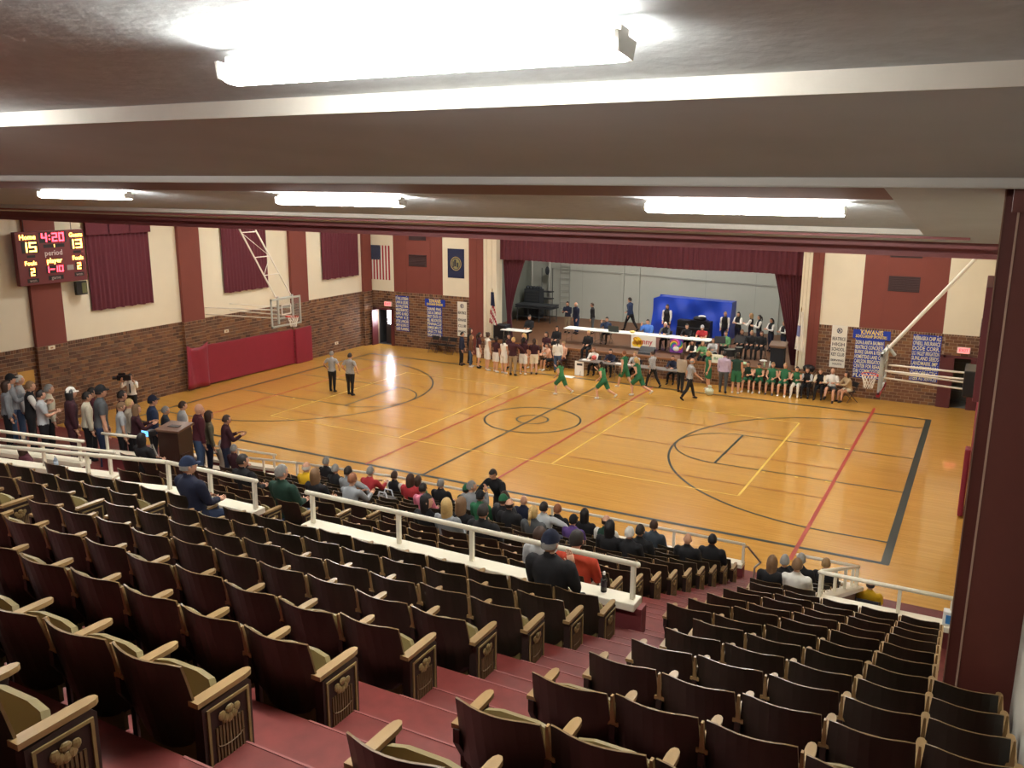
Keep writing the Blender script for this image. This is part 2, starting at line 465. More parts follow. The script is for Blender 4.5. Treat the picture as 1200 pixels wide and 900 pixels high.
def exit_sign(x, z, label):
    t = thing('exit_sign', label, 'exit sign', (x, YF, z), 0, 'exit signs')
    MB().box(-.24, .24, -.07, 0, -.13, .13).build('housing', mat('exit_housing', 'd8cfc8', .5), t, bevel=.01)
    MB().box(-.2, .2, -.08, -.068, -.1, .1).build('face', mat('exit_face', 'f08080', .5, emit='ff6a68', estr=1.1), t)
    text('lettering', 'EXIT', .17, mat('exit_letters', 'c03038', .5, emit='d02838', estr=.6), t, (0, -.084, 0), (math.pi/2, 0, 0))
exit_sign(-13.98, 2.28, 'small red lit EXIT sign over the far left door')
exit_sign(14.12, 2.38, 'small red lit EXIT sign over the far right doorway')

# ---- stage
SZ, SY, SB = 1.0, 9.25, 18.2
st = MB().box(-7.9, 8.6, SY, YF+.1, 0, SZ-.06, 0).box(-9.5, 9.5, YF+.1, SB+.1, SZ-.25, SZ-.02, 0).build('stage', M_MORTAR)
struct(st, 'raised stage with brick front behind the benches', 'stage')
MB().box(-7.15, 7.72, YF, SB, SZ-.02, SZ).box(-7.9, 8.6, SY-.03, YF, SZ-.06, SZ).build('stage_floor', M_STAGEFLOOR, st)
brick_wall(st, 'y', -1, SY, -7.9, 8.6, 0, SZ-.07)
MB().box(-9.5, 9.5, YF+.1, SB, SZ-.05, SZ-.005).build('stage_deck', M_STAGEFLOOR, st)
MB().box(-7.9, 8.6, SY-.05, SY+.02, SZ-.1, SZ+.005).build('stage_nosing', mat('stage_nosing', '8a5c38', .5), st, bevel=.01)
sw = struct(MB().box(-9.7, 9.7, SB, SB+.2, 0, 8).build('wall_stage_back', M_STAGEWALL), 'grey painted back wall of the stage', 'wall')
for x in (-3.6, -2.65, 5.1):
    MB().box(x-.09, x+.09, SB-.1, SB, SZ, 8).build('wall_pier', M_STAGEWALL, sw)
MB().path([(-8.1, SB-.1, 3.85), (-2, SB-.1, 3.75), (5.2, SB-.1, 3.55), (9, SB-.1, 3.5)], .014).build('conduit', mat('conduit_grey', '8c8f88', .6), sw)
for x in (-6.1, 1.2, 3.9):
    MB().box(x-.008, x+.008, SB-.006, SB, SZ, 8).build('wall_seam', mat('wall_seam', '90938b', .8), sw)
MB().box(6.1, 8.3, SB-.05, SB, SZ, 3.1).build('wall_panel', mat('grey_panel', '8f9490', .7), sw)
for x, l in ((-9.6, 'left'), (9.4, 'right')):
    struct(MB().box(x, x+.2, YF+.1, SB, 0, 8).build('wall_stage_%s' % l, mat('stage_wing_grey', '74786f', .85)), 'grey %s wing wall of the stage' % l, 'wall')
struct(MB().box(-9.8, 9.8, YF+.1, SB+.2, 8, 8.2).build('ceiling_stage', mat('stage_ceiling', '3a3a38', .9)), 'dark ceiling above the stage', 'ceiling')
pipe = tag(MB().tube((-8.15, SB-.25, SZ), (-8.15, SB-.25, 8), .08, n=12).build('stage_pipe', mat('pale_pipe', 'b9bcb4', .6), smooth=True), 'thick pale vertical pipe on the stage back wall', 'pipe')
pipe = tag(MB().tube((-8.95, SB-.9, SZ), (-8.95, SB-.9, 8), .05, n=10).build('stage_pipe', mat('pale_pipe', 'b9bcb4', .6), smooth=True), 'thin pale vertical pipe in the dark left stage corner', 'pipe')
lad = thing('wall_ladder', 'steel ladder fixed to the stage back wall', 'ladder', (-7.17, SB-.12, SZ))
ML = mat('ladder_grey', '8d918a', .6)
for s in (-1, 1):
    MB().tube((s*.3, 0, 0.2), (s*.3, 0, 6), .025).build('stile', ML, lad)
for i in range(15):
    MB().tube((-.3, 0, .5+i*.36), (.3, 0, .5+i*.36), .018).build('rung', ML, lad)

# ---- gym ceiling with lamps, hidden behind the header but lighting the court
struct(MB().box(XL-.3, XR+.3, -10.35, YF+.3, 8.7, 8.9).build('ceiling_gym', mat('gym_ceiling', 'c9c4b8', .9)), 'ceiling over the court behind the maroon header', 'ceiling')
M_GYMLAMP = mat('gym_lamp_lens', 'ffffff', .5, emit=(1.0, .965, .90), estr=GYM_LAMP)
for ix, x in enumerate((-11.5, -4, 3.8, 11.2)):
    for iy, y in enumerate((-6.5, .2, 6.4)):
        t = thing('gym_light', 'ceiling lamp over the court, %s row from the stage, %s from the left wall' % (ORD[2-iy], ORD[ix]), 'lamp', (x, y, 8.55), 0, 'court ceiling lamps')
        MB().box(-.66, .66, -.36, .36, .03, .14).build('housing', M_WHITE, t)
        MB().box(-.6, .6, -.3, .3, 0, .03).build('lens', M_GYMLAMP, t)

# ---- stepped ceiling of the seating hall, falling towards the court
def zb1(y): return 9.30-.148*(y+23.6)
def zp2(y): return 8.62-.12*(y+17.7)
ce = MB()
x0, x1 = -15.5, SEATR+.2
def slab(y0, z0, y1, z1, xa=x0, xb=x1, mi=0, th=.25):
    ce.add([(xa, y0, z0), (xb, y0, z0), (xb, y1, z1), (xa, y1, z1), (xa, y0, z0+th), (xb, y0, z0+th), (xb, y1, z1+th), (xa, y1, z1+th)],
           [(0, 3, 2, 1), (4, 5, 6, 7), (0, 1, 5, 4), (1, 2, 6, 5), (2, 3, 7, 6), (3, 0, 4, 7)], mi)
slab(-34, 10.75, -23.6, 9.42, mi=0)                       # near panel
slab(-23.6, 9.30, -20.72, zb1(-20.72)-.0, mi=1)           # border up to the beam
slab(-20.72, 8.90, -18.9, zp2(-18.9)-.09, 13.72, x1, 1)      # border behind the beam
slab(-20.72, 8.90, -18.9, zp2(-18.9)-.09, x0, 13.72, 2)
slab(-18.9, zp2(-18.9), -13.8, zp2(-13.8), -13.6, 13.72, 0)
slab(-18.9, zp2(-18.9)-.09, -13.8, zp2(-13.8)-.09, x0, -13.6, 1)
slab(-18.9, zp2(-18.9)-.09, -13.8, zp2(-13.8)-.09, 13.72, x1, 1)
slab(-13.8, zp2(-13.8)-.075, -12.3, zp2(-12.3)-.09, mi=1)
ceo = struct(ce.build('ceiling', [M_CEIL, M_CEIL2, mat('maroon_border', '6e4644', .7)]), 'brown plaster ceiling of the seating hall, stepping down to the court', 'ceiling')
MB().box(x0, x1, -23.62, -23.57, 9.30, 9.44).build('white_riser', M_RISER, ceo)
MB().box(-13.6, 13.72, -13.82, -13.78, zp2(-13.8)-.08, zp2(-13.8)+.02).build('white_riser', M_RISER, ceo)
MB().box(x0, x1, -20.78, -20.42, 8.80, 8.95).build('beam', mat('grey_white_beam', 'b4b2ac', .7), ceo, bevel=.02)
MB().box(x0, x1, -20.42, -20.3, 8.8, 9.0).build('beam_back', M_MAROONTRIM, ceo)
hd = MB().box(x0, 14.34, -13.45, -12.2, 7.99, 8.3).build('trim_1', M_MAROONTRIM)
struct(hd, 'upper step of the maroon header above the court opening', 'trim')
hd = MB().box(x0, 14.72, -12.2, -11.2, 7.80, 8.3).box(x0, 14.72, -12.22, -12.18, 7.78, 7.84).build('trim_2', M_MAROONTRIM)
struct(hd, 'middle step of the maroon header above the court opening', 'trim')
hd = MB().box(x0, x1, -11.2, -10.3, 7.57, 8.9).box(x0, x1, -11.24, -11.18, 7.55, 7.63).build('trim_3', M_MAROONTRIM)
struct(hd, 'lowest step of the maroon header above the court opening', 'trim')
struct(MB().box(x0, x1, -13.6, -10.3, 8.3, 8.5).build('trim_4', M_CEIL2), 'plaster closing the back of the header', 'trim')

# ---- big maroon column at right
co = MB().box(14.80, SEATR, -20.6, -19.6, 3, 8.9).build('column', M_COLUMN)
struct(co, 'tall dark maroon column at the right, beside the last seats', 'column')
MB().box(14.70, 14.80, -20.35, -19.6, 3, 8.9).build('column_return', M_COLUMN, co)
MB().box(14.796, 14.812, -20.612, -20.59, 3, 8.62).build('column_edge', mat('worn_gold_edge', 'a88a78', .6), co)
MB().box(14.695, 14.706, -20.362, -20.345, 3, 8.9).build('column_edge', mat('worn_gold_edge2', '8a6a58', .6), co)
MB().box(14.755, SEATR, -20.66, -19.6, 8.62, 8.92).build('column_capital', M_COLUMN, co)

# ---- fluorescent fixtures
M_TUBE = mat('fluorescent_tube', 'ffffff', .5, emit=(1.0, .97, .90), estr=TUBE_LAMP)
def tube_light(x, y, z, tilt, label, group):
    t = thing('fluorescent_light', label, 'ceiling lamp', (x, y, z), 0, group)
    t.rotation_euler = (tilt, 0, 0)
    for s in (-1, 1):
        MB().box(s*.61-.6, s*.61+.6, -.05, .05, .04, .1).build('housing', M_WHITE, t)
        MB().prism([(-.05, .05), (-.105, .035), (-.11, .0), (-.085, -.03), (-.04, -.045), (.04, -.045), (.085, -.03), (.11, .0), (.105, .035), (.05, .05)], 'x', s*.61-.59, s*.61+.59).build('lens', M_TUBE, t)
        MB().prism([(-.115, .06), (-.09, -.03), (.09, -.03), (.115, .06)], 'x', s*1.215-.01, s*1.215+.01).build('end_cap', M_WHITE, t)
tl = math.atan(-.12)
tube_light(11.88, -24.8, 9.42, tl, 'bright twin fluorescent strip nearest the camera on brown ceiling', 'fluorescent strips')
tube_light(11.88, -17.7, 8.50, tl, 'bright twin fluorescent strip above the right aisle', 'fluorescent strips')
tube_light(5.62, -17.75, 8.50, tl, 'bright twin fluorescent strip at the middle of the far ceiling panel', 'fluorescent strips')
tube_light(-.1, -18.0, 8.53, tl, 'bright twin fluorescent strip at the left of the far ceiling panel', 'fluorescent strips')
tube_light(5.62, -24.8, 9.42, tl, 'fluorescent strip of the near ceiling panel, left of the frame', 'fluorescent strips')
tube_light(-.1, -24.8, 9.42, tl, 'fluorescent strip of the near ceiling panel, far left of the frame', 'fluorescent strips')
M_STLAMP = mat('stage_fill_lens', 'ffffff', .5, emit=(1.0, .95, .86), estr=STAGE_FILL)
for i, x in enumerate((-4.5, 0, 4.5)):  # unseen lamps added behind the valance to brighten the stage
    t = thing('added_stage_light', 'unseen lamp added above the stage valance, %s from the left' % ORD[i], 'lamp', (x, 12.8, 7.78), 0, 'added stage lamps')
    MB().box(-1, 1, -.16, .16, .04, .2).build('housing', M_DARKMETAL, t)
    MB().box(-.95, .95, -.13, .13, 0, .04).build('lens', M_STLAMP, t)

# ---- raked floor: treads
REAR = [-20.8-.84*i for i in range(9)]
LOWL = [-12.3-.8*j for j in range(10)]
LOWR = [-20.0+.8*k for k in range(11)]
AX0, AX1 = 11.62, 12.55                     # rear aisle
def tread(mb, xa, xb, y, back, front):
    mb.box(xa, xb, y-back, y+front, F(y)-.9, F(y))
rk = MB()
for y in REAR: tread(rk, -15.3, SEATR, y, .46, .38)
rk.box(-15.3, SEATR, -34, REAR[-1]-.46, F(REAR[-1])-1, F(REAR[-1])+.31)
for i, y in enumerate(LOWL): tread(rk, -15.3, 11.82, y, .46 if i < 9 else .95, .34)
tread(rk, -15.3, 11.82, -11.6, .36, .36)
for i, y in enumerate(LOWR):
    if y < -15.7: tread(rk, 11.82, XR, y, .46, .34)
    else: tread(rk, 11.82, 13.0, y, .46, .34)
rk.box(10.85, 11.8, -11.24, -10.75, -.1, .33)
rk.box(-15.3, XR, -12.2, -9.4, -.2, .012)
rko = struct(rk.build('floor_raked', M_REDFLOOR), 'worn red painted stepped floor of the seating', 'floor')
for y in REAR:                              # half steps in the rear aisle
    MB().box(AX0, AX1, y+.38, y+.76, F(y)-.31, F(y)-.155).build('aisle_step', M_REDFLOOR, rko)
for y in LOWL:
    MB().box(10.93, 11.80, y+.34, y+.72, F(y)-.29, F(y)-.147).build('aisle_step', M_REDFLOOR, rko)
M_NOSE = mat('worn_step_edge', '8a504c', .6, .2, 9)
for y in REAR:
    MB().box(AX0, AX1, y+.37, y+.384, F(y)-.02, F(y)+.004).build('step_nosing', M_NOSE, rko)
    MB().box(AX0, AX1, y+.75, y+.764, F(y)-.175, F(y)-.151).build('step_nosing', M_NOSE, rko)
for y in LOWL:
    MB().box(10.93, 11.80, y+.33, y+.344, F(y)-.02, F(y)+.004).build('step_nosing', M_NOSE, rko)
    MB().box(10.93, 11.80, y+.71, y+.724, F(y)-.167, F(y)-.143).build('step_nosing', M_NOSE, rko)
# ================================================================== PARAPETS AND RAILINGS
M_PARA = mat('red_parapet', '7a3638', .6, .12, 3)
def parapet(n, pts, z0, zc, label, wd=.2, face=None):
    """low wall under a rail"""
    mb = MB()
    for a, b in zip(pts, pts[1:]):
        d = (Vector((*b, 0))-Vector((*a, 0))); L = d.length; d.normalize(); nn = Vector((-d.y, d.x, 0))
        c = (Vector((*a, 0))+Vector((*b, 0)))/2; c.z = (z0+zc)/2
        mb.obox(c, d*L/2, nn*wd*.4, (0, 0, (zc-z0)/2))
    return struct(mb.build('trim_%d' % n, face or M_PARA), label, 'parapet')
def railing(label, pts, zc, zr, posts, cap=True, group='white railings', slope=None):
    """cap on the parapet, posts, top rail; slope = list of z drops along pts"""
    t = thing('railing', label, 'railing', (pts[0][0], pts[0][1], zc), 0, group)
    o = Vector((pts[0][0], pts[0][1], zc)); dz = slope or [0]*len(pts)
    P = [Vector((p[0], p[1], zc+dz[i]))-o for i, p in enumerate(pts)]
    H = zr-zc
    if cap:
        for a, b in zip(P, P[1:]):
            d = (b-a); L = d.length; d.normalize(); nn = Vector((-d.y, d.x, 0)).normalized()
            MB().obox((a+b)/2+Vector((0, 0, -.045)), d*(L/2+.02), nn*.13, (0, 0, .045)).build('cap', M_RAIL, t, bevel=.012)
    up = Vector((0, 0, H))
    for a, b in zip(P, P[1:]):
        MB().tube(a+up, b+up, .032, n=10).build('top_rail', M_RAIL, t, smooth=True)
    for f in posts:
        k = min(int(f), len(P)-2); q = P[k].lerp(P[k+1], f-k)
        MB().box(q.x-.026, q.x+.026, q.y-.026, q.y+.026, q.z, q.z+H).build('post', M_RAIL, t, bevel=.006)
    for q in (P[0], P[-1]):
        MB().sphere(q+up, .034, 8, 6).build('elbow', M_RAIL, t, smooth=True)
    return t
ZC, ZR = 4.32, 4.74
parapet(11, [(6.9, -20.17), (11.7, -20.17)], 2.9, ZC-.08, 'red parapet under the long white railing across the seating')
railing('long white railing across the middle of the seating, left of the aisle', [(6.9, -20.2), (11.62, -20.2)], ZC, ZR, [0.02, .32, .55, .78, .99])
parapet(12, [(5.95, -20.17), (4.2, -20.2), (1.2, -20.95), (-2.5, -21.9)], 2.9, ZC-.08, 'red parapet curving off to the left below a white railing')
railing('white railing curving off at the left edge, in front of the capped man', [(5.98, -20.2), (4.2, -20.22), (1.2, -20.97), (-2.5, -21.9)], ZC, ZR, [.02, .5, .98, 1.45, 2.0])
parapet(13, [(2.0, -19.35), (-3.5, -20.4)], 3.2, 3.86, 'white painted wall of the stair well at left edge', .2, M_RAIL)
railing('white railing behind the nearest one at the left edge', [(1.9, -19.38), (-3.5, -20.42)], 3.9, 4.3, [.02, .28, .6])
parapet(14, [(.2, -18.75), (-4.5, -19.6)], 2.8, 3.68, 'low wall under the third white railing at left edge')
railing('third white railing at the left edge, with a hand resting on it', [(.25, -18.8), (-4.5, -19.6)], 3.72, 4.1, [.02, .3, .62])
ZF, ZFR = .98, 1.4
parapet(15, [(10.78, -11.2), (1.8, -11.25), (-1.2, -11.62), (-3.2, -12.05), (-5.1, -12.15)], 0, ZF-.08, 'maroon front wall of the seating along the court')
railing('long white front railing along the court edge', [(10.75, -11.2), (1.8, -11.25), (-1.2, -11.62), (-3.2, -12.05), (-5.1, -12.1)], ZF, ZFR, [.0, .17, .33, .5, .67, .84, 1.0, 1.5, 2.0, 2.5, 3.0, 3.5])
railing('short white railing beside the maroon-coated woman at the court edge', [(-2.6, -10.95), (-5.9, -11.3)], .85, 1.22, [.02, .4, .75])
parapet(16, [(-2.6, -10.95), (-5.9, -11.3)], 0, .78, 'maroon curb below the short white railing by the court')
railing('stub of white railing between the hooded woman and the lectern', [(-.75, -16.75), (-1.75, -16.95)], 3.12, 3.5, [.02, .9])
parapet(20, [(-.75, -16.75), (-1.75, -16.95)], 2.4, 3.04, 'low maroon wall below the railing stub by the lectern')
railing('white railing in front of the right seats, above the yellow shirt', [(12.9, -15.6), (14.78, -15.58)], 2.66, 3.06, [.01, .6, .97])
parapet(17, [(12.9, -15.58), (14.9, -15.58)], 0, 2.58, 'wall under the right white railing')
railing('sloping white railing running down to the court at right', [(12.92, -15.55), (13.03, -11.2)], 2.66, 3.06, [.02, .33, .6, .82, .98], slope=[0, -1.66])
sp = MB().prism([(-15.58, 0), (-15.58, 2.55), (-11.2, .9), (-11.2, 0)], 'x', 12.93, 13.03)
struct(sp.build('trim_18', mat('ribbed_brown_board', '6a4a34', .7, .2, 20)), 'brown board side under the sloping railing', 'parapet')
railing('short white front railing by the right court corner', [(11.85, -11.2), (13.03, -11.2)], ZF, ZFR, [.02, .98])
parapet(19, [(11.85, -11.2), (13.03, -11.2)], 0, ZF-.08, 'front wall below the short right railing')
h = thing('stair_handrail', 'bent thin steel handrail at the foot of the aisle', 'handrail', (10.9, -10.8, 0))
MB().path([(0, 0, 0), (.02, 0, .75), (.12, .1, .85), (-.1, -.25, 1.3), (-.14, -.4, 1.35)], .022).build('rail', mat('steel_rail', 'b8b2aa', .4, metal=.4), h)

# ================================================================== THEATRE SEATS
PITCH = .522
def curved_back():
    mb = MB(); NX, NZ = 8, 6; v = []
    for side in (0, 1):
        for k in range(NZ+1):
            for i in range(NX+1):
                u = -1+2*i/NX; t = k/NZ
                hw = .249-.012*max(0, t-.55)/.45
                x = u*hw
                z = .20+t*.53-(.012*abs(u)**10 if k == NZ else 0)
                if k == 0: z = .20+.09*abs(u)**2.2
                y = -.345-.115*t+.062*u*u+(.013 if side else 0)
                v.append((x, y, z))
    n = (NX+1)*(NZ+1)
    for k in range(NZ):
        for i in range(NX):
            a = k*(NX+1)+i
            mb.f.append((a, a+1, a+NX+2, a+NX+1)); mb.m.append(0)
            mb.f.append((n+a, n+a+NX+1, n+a+NX+2, n+a+1)); mb.m.append(1)
    for i in range(NX):
        a = NZ*(NX+1)+i; mb.f.append((a, a+1, n+a+1, n+a)); mb.m.append(2)
        a = i; mb.f.append((a+1, a, n+a, n+a+1)); mb.m.append(0)
    for k in range(NZ):
        for i, m in ((0, 0), (NX, 0)):
            a = k*(NX+1)+i; b = a+NX+1
            mb.f.append((a, b, n+b, n+a) if i == 0 else (b, a, n+a, n+b)); mb.m.append(2)
    mb.v = v
    return mb
def seat_pan(down=False):
    poly = []
    for i in range(9):
        a = math.pi*i/8; poly.append((-.215*math.cos(a) if 0 < i < 8 else (-.215 if i == 0 else .215), .30+.06*math.sin(a)))
    poly = [(-.2, .0), (.2, .0), (.225, .1), (.225, .30), (.19, .355), (.1, .375), (-.1, .375), (-.19, .355), (-.225, .30), (-.225, .1)]
    mb = MB(); n = len(poly); v = []
    for th in (0, .045):
        for (x, s) in poly:
            if down: v.append((x, -.33+s, .36-th))
            else:
                y0, z0 = -.315, .22
                v.append((x, y0+s*.30-th*.9+.05, z0+s*.86+th*.25))
    f = [(i, (i+1) % n, n+(i+1) % n, n+i) for i in range(n)] + [tuple(range(n-1, -1, -1)), tuple(range(n, 2*n))]
    mb.add(v, f)
    return mb.prism([(-.2, .15), (-.1, .12), (.1, .12), (.2, .15), (.2, .3), (-.2, .3)], 'y', -.315, -.29)
def data(mb, name, mats, smooth=False):
    o = mb.build(name, mats, smooth=smooth); me = o.data; bpy.data.objects.remove(o); return me
ME_BACK = data(curved_back(), 'backrest', [M_SEATBACK, M_TAN, mat('worn_back_edge', '6e5838', .35, .3, 30)], False)
ME_SEAT = data(seat_pan(), 'seat', M_TANSEAT)
ME_SEATD = data(seat_pan(True), 'seat', M_TANSEAT)
arm = MB()
pts = [(-.033, -.362), (.033, -.362), (.03, -.06), (.024, -.02), (.01, 0), (-.01, 0), (-.024, -.02), (-.03, -.06)]
arm.prism(pts, 'z', .495, .522)
ME_ARM = data(arm, 'armrest', M_TAN)
sd = MB().prism([(-.37, .5), (-.06, .495), (-.07, .42), (-.16, .3), (-.14, .05), (-.08, 0), (-.36, 0), (-.3, .1), (-.3, .3), (-.37, .42)], 'x', -.018, .018)
ME_STD = data(sd, 'standard', M_SEATIRON)
bk = MB().add([(-.016, -.36, .5), (.016, -.36, .5), (.007, -.39, .70), (-.007, -.39, .70), (-.016, -.33, .5), (.016, -.33, .5), (.007, -.362, .70), (-.007, -.362, .70)],
              [(0, 1, 2, 3), (4, 7, 6, 5), (0, 4, 5, 1), (1, 5, 6, 2), (2, 6, 7, 3), (3, 7, 4, 0)])
ME_BRK = data(bk, 'back_bracket', M_TAN)
ep = MB().prism([(-.34, 0), (-.03, 0), (-.025, .47), (-.05, .495), (-.34, .48)], 'x', -.03, .03)
ME_PANEL = data(ep, 'end_panel', M_SEATIRON)
fr = MB()
for (a, b, c, d) in ((-.315, -.30, .03, .455), (-.062, -.047, .03, .455), (-.315, -.047, .445, .46), (-.315, -.047, .02, .035)):
    fr.box(.03, .038, a, b, c, d)
ME_FRAME = data(fr, 'panel_frame', M_SEATGOLD)
fl_ = MB()
for i in range(9):
    y = -.262+i*.0205; fl_.box(.03, .0355, y-.006, y+.006, .04, .34)
for k, z in enumerate((.25, .15)):
    for i in range(8):
        a0, a1 = math.pi*(1+i/8), math.pi*(1+(i+1)/8)
        p = (.036, -.18+.085*math.cos(a0), z+.03*math.sin(a0)); q = (.036, -.18+.085*math.cos(a1), z+.03*math.sin(a1))
        fl_.tube(p, q, .004, n=4)
ME_FLUTE = data(fl_, 'fluting', mat('flute_brown', '6b5638', .5, .2, 20))
md = MB()
for i in range(5):
    a = math.radians(200+i*35); md.sphere((.036, -.18+.05*math.cos(a), .385+.05*math.sin(a)+.02), (.008, .024, .026), 8, 5)
md.sphere((.038, -.18, .405), (.01, .028, .022), 8, 5)
ME_MED = data(md, 'medallion', M_SEATGOLD)

def child(name, me, parent, loc=(0, 0, 0)):
    o = bpy.data.objects.new(name, me); COL.objects.link(o); o.parent = parent; o.location = loc
    return o
NSEAT = 0
def seat(x, y, z, label, group, right_end=False, left_end=False, down=False):
    """x = middle of the seat, y = front of its armrests, z = its tread"""
    global NSEAT
    NSEAT += 1
    t = thing('theatre_seat', label, 'seat', (x, y, z), 0, group)
    b = child('backrest', ME_BACK, t)
    r = RNG.uniform(-1, 1); b.rotation_euler = (math.radians(r*1.2), 0, 0)
    child('seat', ME_SEATD if down else ME_SEAT, t)
    h = PITCH/2
    child('armrest', ME_ARM, t, (h, 0, 0))
    if not right_end: child('back_bracket', ME_BRK, t, (h, 0, 0))
    if right_end:
        p = child('end_panel', ME_PANEL, t, (h, 0, 0))
        child('panel_frame', ME_FRAME, p); child('fluting', ME_FLUTE, p); child('medallion', ME_MED, p)
    else:
        child('standard', ME_STD, t, (h, 0, 0))
    if left_end:
        child('armrest', ME_ARM, t, (-h, 0, 0)); child('standard', ME_STD, t, (-h, 0, 0))
    return t
# view test: leave out the seats the photograph cannot show
def in_view(x, y, z, m=25):
    d = Vector((x, y, z))-Vector(CAM_POS)
    f = Vector((math.sin(CAM_YAW)*math.cos(CAM_PITCH), math.cos(CAM_YAW)*math.cos(CAM_PITCH), -math.sin(CAM_PITCH)))
    r = Vector((math.cos(CAM_YAW), -math.sin(CAM_YAW), 0)); u = r.cross(f)
    w_ = d.dot(f)
    if w_ < .3: return False
    px, py = 600+1027.8*d.dot(r)/w_, 450-1027.8*d.dot(u)/w_
    return -m < px < 1200+m and -m < py < 900+m
def row_of(xr, n, y, z, side, rowtxt, group, aisle, left_end=True, right_panel=True, count_from_left=False, downs=()):
    for i in range(n):
        x = xr-PITCH*(i+.5)
        if not (in_view(x, y-.3, z+.7) or in_view(x, y, z+.3)): continue
        k = (n-1-i) if count_from_left else i
        seat(x, y, z, 'brown folding seat, %s, %s from %s' % (rowtxt, ORD[k], aisle), group,
             right_end=(i == 0 and right_panel), left_end=(i == n-1 and left_end), down=(i in downs))
for i, y in enumerate(REAR):
    z = F(y); rt = '%s row behind the long railing' % ORD[i]
    row_of(11.59, 10, y, z, 'B', rt, 'seats between the railing aisle and the main aisle', 'the main aisle')
    row_of(5.86, 6, y, z, 'A', '%s row behind the curving railing' % ORD[i], 'seats left of the narrow aisle', 'the narrow aisle')
    row_of(15.13, 5, y, z, 'R', '%s row up beside the column wall' % ORD[i], 'seats right of the main aisle', 'the main aisle', right_panel=False, count_from_left=True)
for k, y in enumerate(LOWR):
    z = F(y)
    if y < -15.9:
        row_of(14.62, 5, y, z, 'RL', '%s row behind the right railing' % ORD[5-k], 'seats behind the right railing', 'the main aisle', right_panel=False, count_from_left=True)
    else:
        row_of(12.88, 2, y, z, 'RM', '%s row beside the sloping railing' % ORD[k-6], 'seats beside the sloping railing', 'the lower aisle', right_panel=False, count_from_left=True)
for j, y in enumerate(LOWL):
    z = F(y); rt = '%s row up from the court' % ORD[j]
    row_of(10.87, 8, y, z, 'LB', rt, 'lower seats between the two aisles', 'the lower aisle')
    row_of(5.75, (6 if j > 6 else 12) if j > 5 else 10, y, z, 'LA', '%s row above court, lower left' % ORD[j], 'lower seats left of the railing gap', 'the railing gap', left_end=False)

